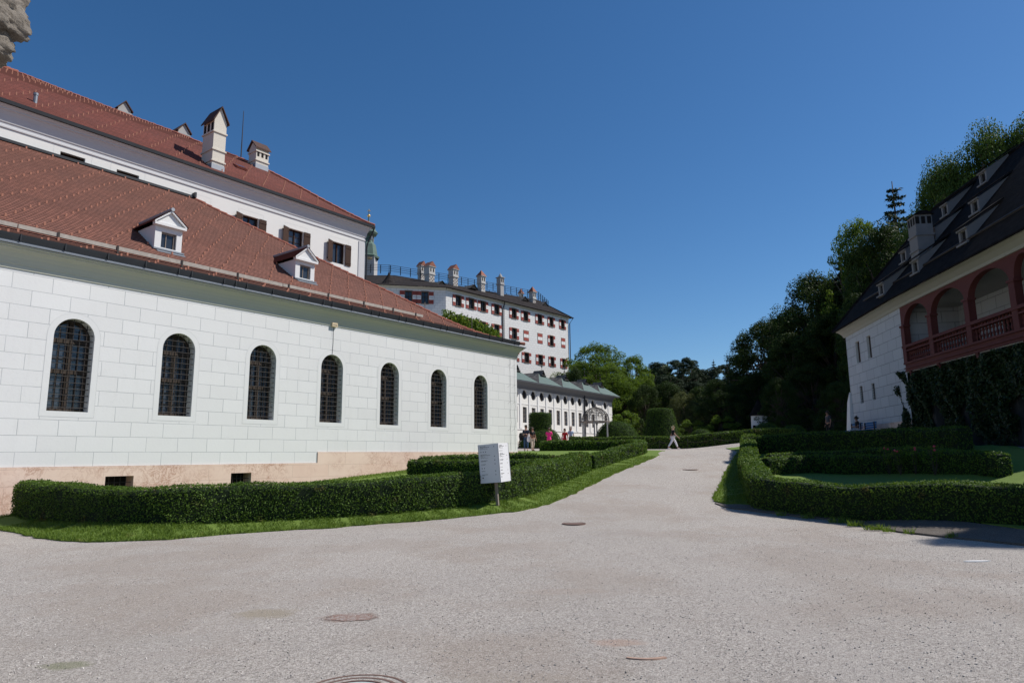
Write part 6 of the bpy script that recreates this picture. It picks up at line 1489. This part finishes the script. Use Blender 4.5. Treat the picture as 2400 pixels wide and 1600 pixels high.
TR = [('p', 1690, 858, 124, 130, "dark pine filling the skyline under the ragged conifer"), ('b', 1560, 900, 104, 130, "mid dark tree behind the right half of the yew block"), ('b2', 1640, 910, 100, 120, "mid dark tree above the olive drooping one"), ('b', 1850, 745, 98, 240, "dark tree mass deep in the wood under the highest bulging crown"), ('b', 1960, 665, 94, 240, "dark tree standing behind the dark spruce left of the roof chimney"), ('b', 2035, 605, 84, 220, "dark tree behind the airy light green one"), ('b', 2110, 545, 78, 200, "dark tree directly behind the roof end, below the ragged spruce"), ('a2', 1362, 850, 124, 150, "leafy tree with low crown touching the castle's right edge"), ('a2', 1425, 860, 108, 150, "full bright tree in front of the tallest leafy one"), 
 ('a2', 1395, 812, 118, 190, "bright leafy tree with an airy rounded crown, right of the castle end"),
 ('a2', 1482, 838, 112, 120, "bright narrower tree just right of the tallest leafy one behind the hall"),
 ('a', 1455, 885, 106, 180, "bright lower tree filling the gap behind the hall end and the yew dome"),
 ('b', 1348, 868, 112, 70, "dark tree peeping out between castle edge and the bright leafy tree"),
 ('p', 1540, 852, 125, 120, "dark pine, leftmost of the distant pines above the yew block"), ('p', 1585, 846, 128, 120, "dark rounded pine, second from left among the distant pines"), ('p', 1612, 840, 122, 90, "tallest distant pine with a small tufted top"), ('p', 1650, 868, 126, 120, "dark pine at the dip of the skyline, right of the tufted one"),
 ('p', 1560, 880, 118, 120, "dark pine standing lower in front of the distant pines"), ('p', 1632, 895, 115, 120, "dark pine in the shaded gap above the low yew mound"),
 ('s', 1672, 842, 118, 100, "slim spruce with pointed top, left of the pair at the skyline"), ('s', 1704, 848, 116, 110, "slim spruce, right of the pair at the skyline"),
 ('c', 1600, 925, 92, 95, "olive green drooping tree above and right of the yew block"), ('b', 1682, 893, 83, 115, "round deep green tree above the low yew mound"),
 ('sh', 1726, 950, 80, 80, "dark spreading shrub tree left of the small white tower"), ('s2', 1738, 800, 100, 170, "ragged conifer with bare side branches, left of the big dark trees"),
 ('b', 1790, 760, 92, 190, "tall feathery dark tree, first of the big trees on the right"), ('b2', 1850, 790, 80, 180, "dark tree filling the wood above the shaded yew domes"),
 ('b', 1905, 655, 86, 250, "very tall dark tree whose crown bulges left into the sky"), ('b2', 1950, 740, 78, 190, "dark tree left of the gallery building's white wall"),
 ('s', 1966, 590, 82, 190, "dark spruce rising between two broadleaf crowns, left of the roof chimney"), ('a2', 2010, 522, 78, 170, "airy light green tree below the tall ragged spruce"),
 ('b', 2065, 545, 70, 230, "dense dark tree behind the end of the gallery roof"), ('s2', 2090, 425, 74, 230, "tall ragged spruce with upturned branches beside the chestnuts"),
 ('ch', 2225, 395, 60, 240, "large chestnut crown just behind the roof, left one"), ('ch', 2320, 330, 58, 280, "large chestnut crown behind the roof, middle one"), ('ch', 2425, 300, 56, 300, "large chestnut crown at the right edge of the picture"), ('ch', 2200, 425, 64, 200, "lower chestnut crown behind the roof dormers"),
 ('b', 1770, 880, 88, 130, "dark tree behind the small white tower"), ('b2', 1900, 860, 72, 150, "dark low tree standing over the pale low wall"), ('b', 1510, 905, 100, 80, "mid green tree behind the left side of the yew block"),
 ('b2', 2010, 700, 66, 150, "dark tree behind the far corner of the gallery building"), ('b2', 1960, 900, 62, 110, "dark tree right beside the far corner of the gallery building"), ('b', 1725, 905, 92, 90, "dark tree between the round green tree and the white tower")]
for k in TR:
    nm = {"s": "spruce_tree", "s2": "spruce_tree", "p": "pine_tree", "ch": "chestnut_tree", "sh": "shrub"}.get(k[0], "broadleaf_tree"); tree(*k, name=nm, cat="shrub" if nm == "shrub" else "tree", group="trees of the park behind the hedges")
SHR = [('b2', 1822, 890, 66, 85, "dark small tree cutting across the right side of the white tower"), ('sh2', 1470, 965, 76, 110, "bright shrub behind the large yew dome"), ('sh', 1500, 985, 74, 60, "dark shrub between yew dome and yew block"), ('sh2', 1620, 985, 76, 90, "leafy shrub just left of the low yew mound"), ('sh2', 1690, 975, 78, 90, "bright shrub behind the low yew mound"), ('sh', 1742, 1000, 76, 50, "shrub at the foot of the small white tower"),
       ('sh', 1845, 960, 74, 100, "dark shrub between tower and the second shaded yew dome"), ('sh', 1900, 975, 68, 100, "dark shrub over the pale low wall"), ('sh', 1580, 990, 80, 80, "shrub low behind the walking woman"), ('sh', 1950, 960, 60, 90, "dark shrub at the foot of the far white corner")]
for k in SHR: tree(*k, name="shrub", cat="shrub", group="shrubs of the park behind the hedges")
(cm_, tm), Hp, Rp = PR['b2']; th = thing("broadleaf_tree", "unseen narrow tree added beyond the right edge to shade the ground before the right hedge", "tree", (22.4, 15.8, g0(22.4, 15.8)), "trees of the park behind the hedges", 1.3); th.scale = (2.3/Rp, 2.3/Rp, 15.3/Hp)  # out-of-view tree added to cast shade at the lower right
for nm, me in (("crown", cm_), ("trunk", tm)): o = bpy.data.objects.new(nm, me); C.objects.link(o); o.parent = th
# distant wood as one mass
PT = []
for k in range(30000):
    px = random.uniform(1330, 2100); Y = random.uniform(135, 160); top = 884-14*math.sin(px*.021)-12*math.sin(px*.07)-8*math.sin(px*.19)
    py = random.uniform(top, 1040); q = atY(px, py, Y); PT.append(tuple(q))
P_ = np.array(PT); o = npobj("distant_wood", leaf_quads(P_, np.tile([0, -.6, .6], (len(P_), 1)), 1.1, .7, .7), 4, M['dec_b']); tag(o, "dark wood closing the view behind the park trees", "wood", kind="stuff")

# ------------------------------------------------------------------ light, sky, render settings
SUN_AZ, SUN_EL = 80., 48.
sd = bpy.data.lights.new("sun", 'SUN'); sd.energy = 4.5; sd.angle = rad(.55); sd.color = (1., .955, .89)
so = bpy.data.objects.new("sun", sd); C.objects.link(so)
dv = Vector((math.sin(rad(SUN_AZ))*math.cos(rad(SUN_EL)), math.cos(rad(SUN_AZ))*math.cos(rad(SUN_EL)), math.sin(rad(SUN_EL))))
so.rotation_euler = (-dv).to_track_quat('-Z', 'Y').to_euler(); so.location = dv*100
w = bpy.data.worlds.new("World"); scene.world = w; w.use_nodes = True; nt = w.node_tree; bg = nt.nodes["Background"]
sk = nt.nodes.new("ShaderNodeTexSky"); sk.sky_type = 'NISHITA'; sk.sun_disc = False; sk.sun_elevation = rad(SUN_EL); sk.sun_rotation = rad(SUN_AZ); sk.altitude = 900; sk.air_density = 1.; sk.dust_density = .45; sk.ozone_density = 4.
hs = nt.nodes.new("ShaderNodeHueSaturation"); hs.inputs["Saturation"].default_value = 1.22; hs.inputs["Value"].default_value = 1.5; nt.links.new(sk.outputs[0], hs.inputs["Color"]); nt.links.new(hs.outputs[0], bg.inputs[0]); bg.inputs[1].default_value = .058
scene.render.engine = 'CYCLES'; scene.cycles.diffuse_bounces = 2; scene.view_settings.view_transform = 'Standard'; scene.view_settings.look = 'None'; scene.view_settings.exposure = .25; scene.view_settings.gamma = 1
scene.render.resolution_x = 1024; scene.render.resolution_y = 682
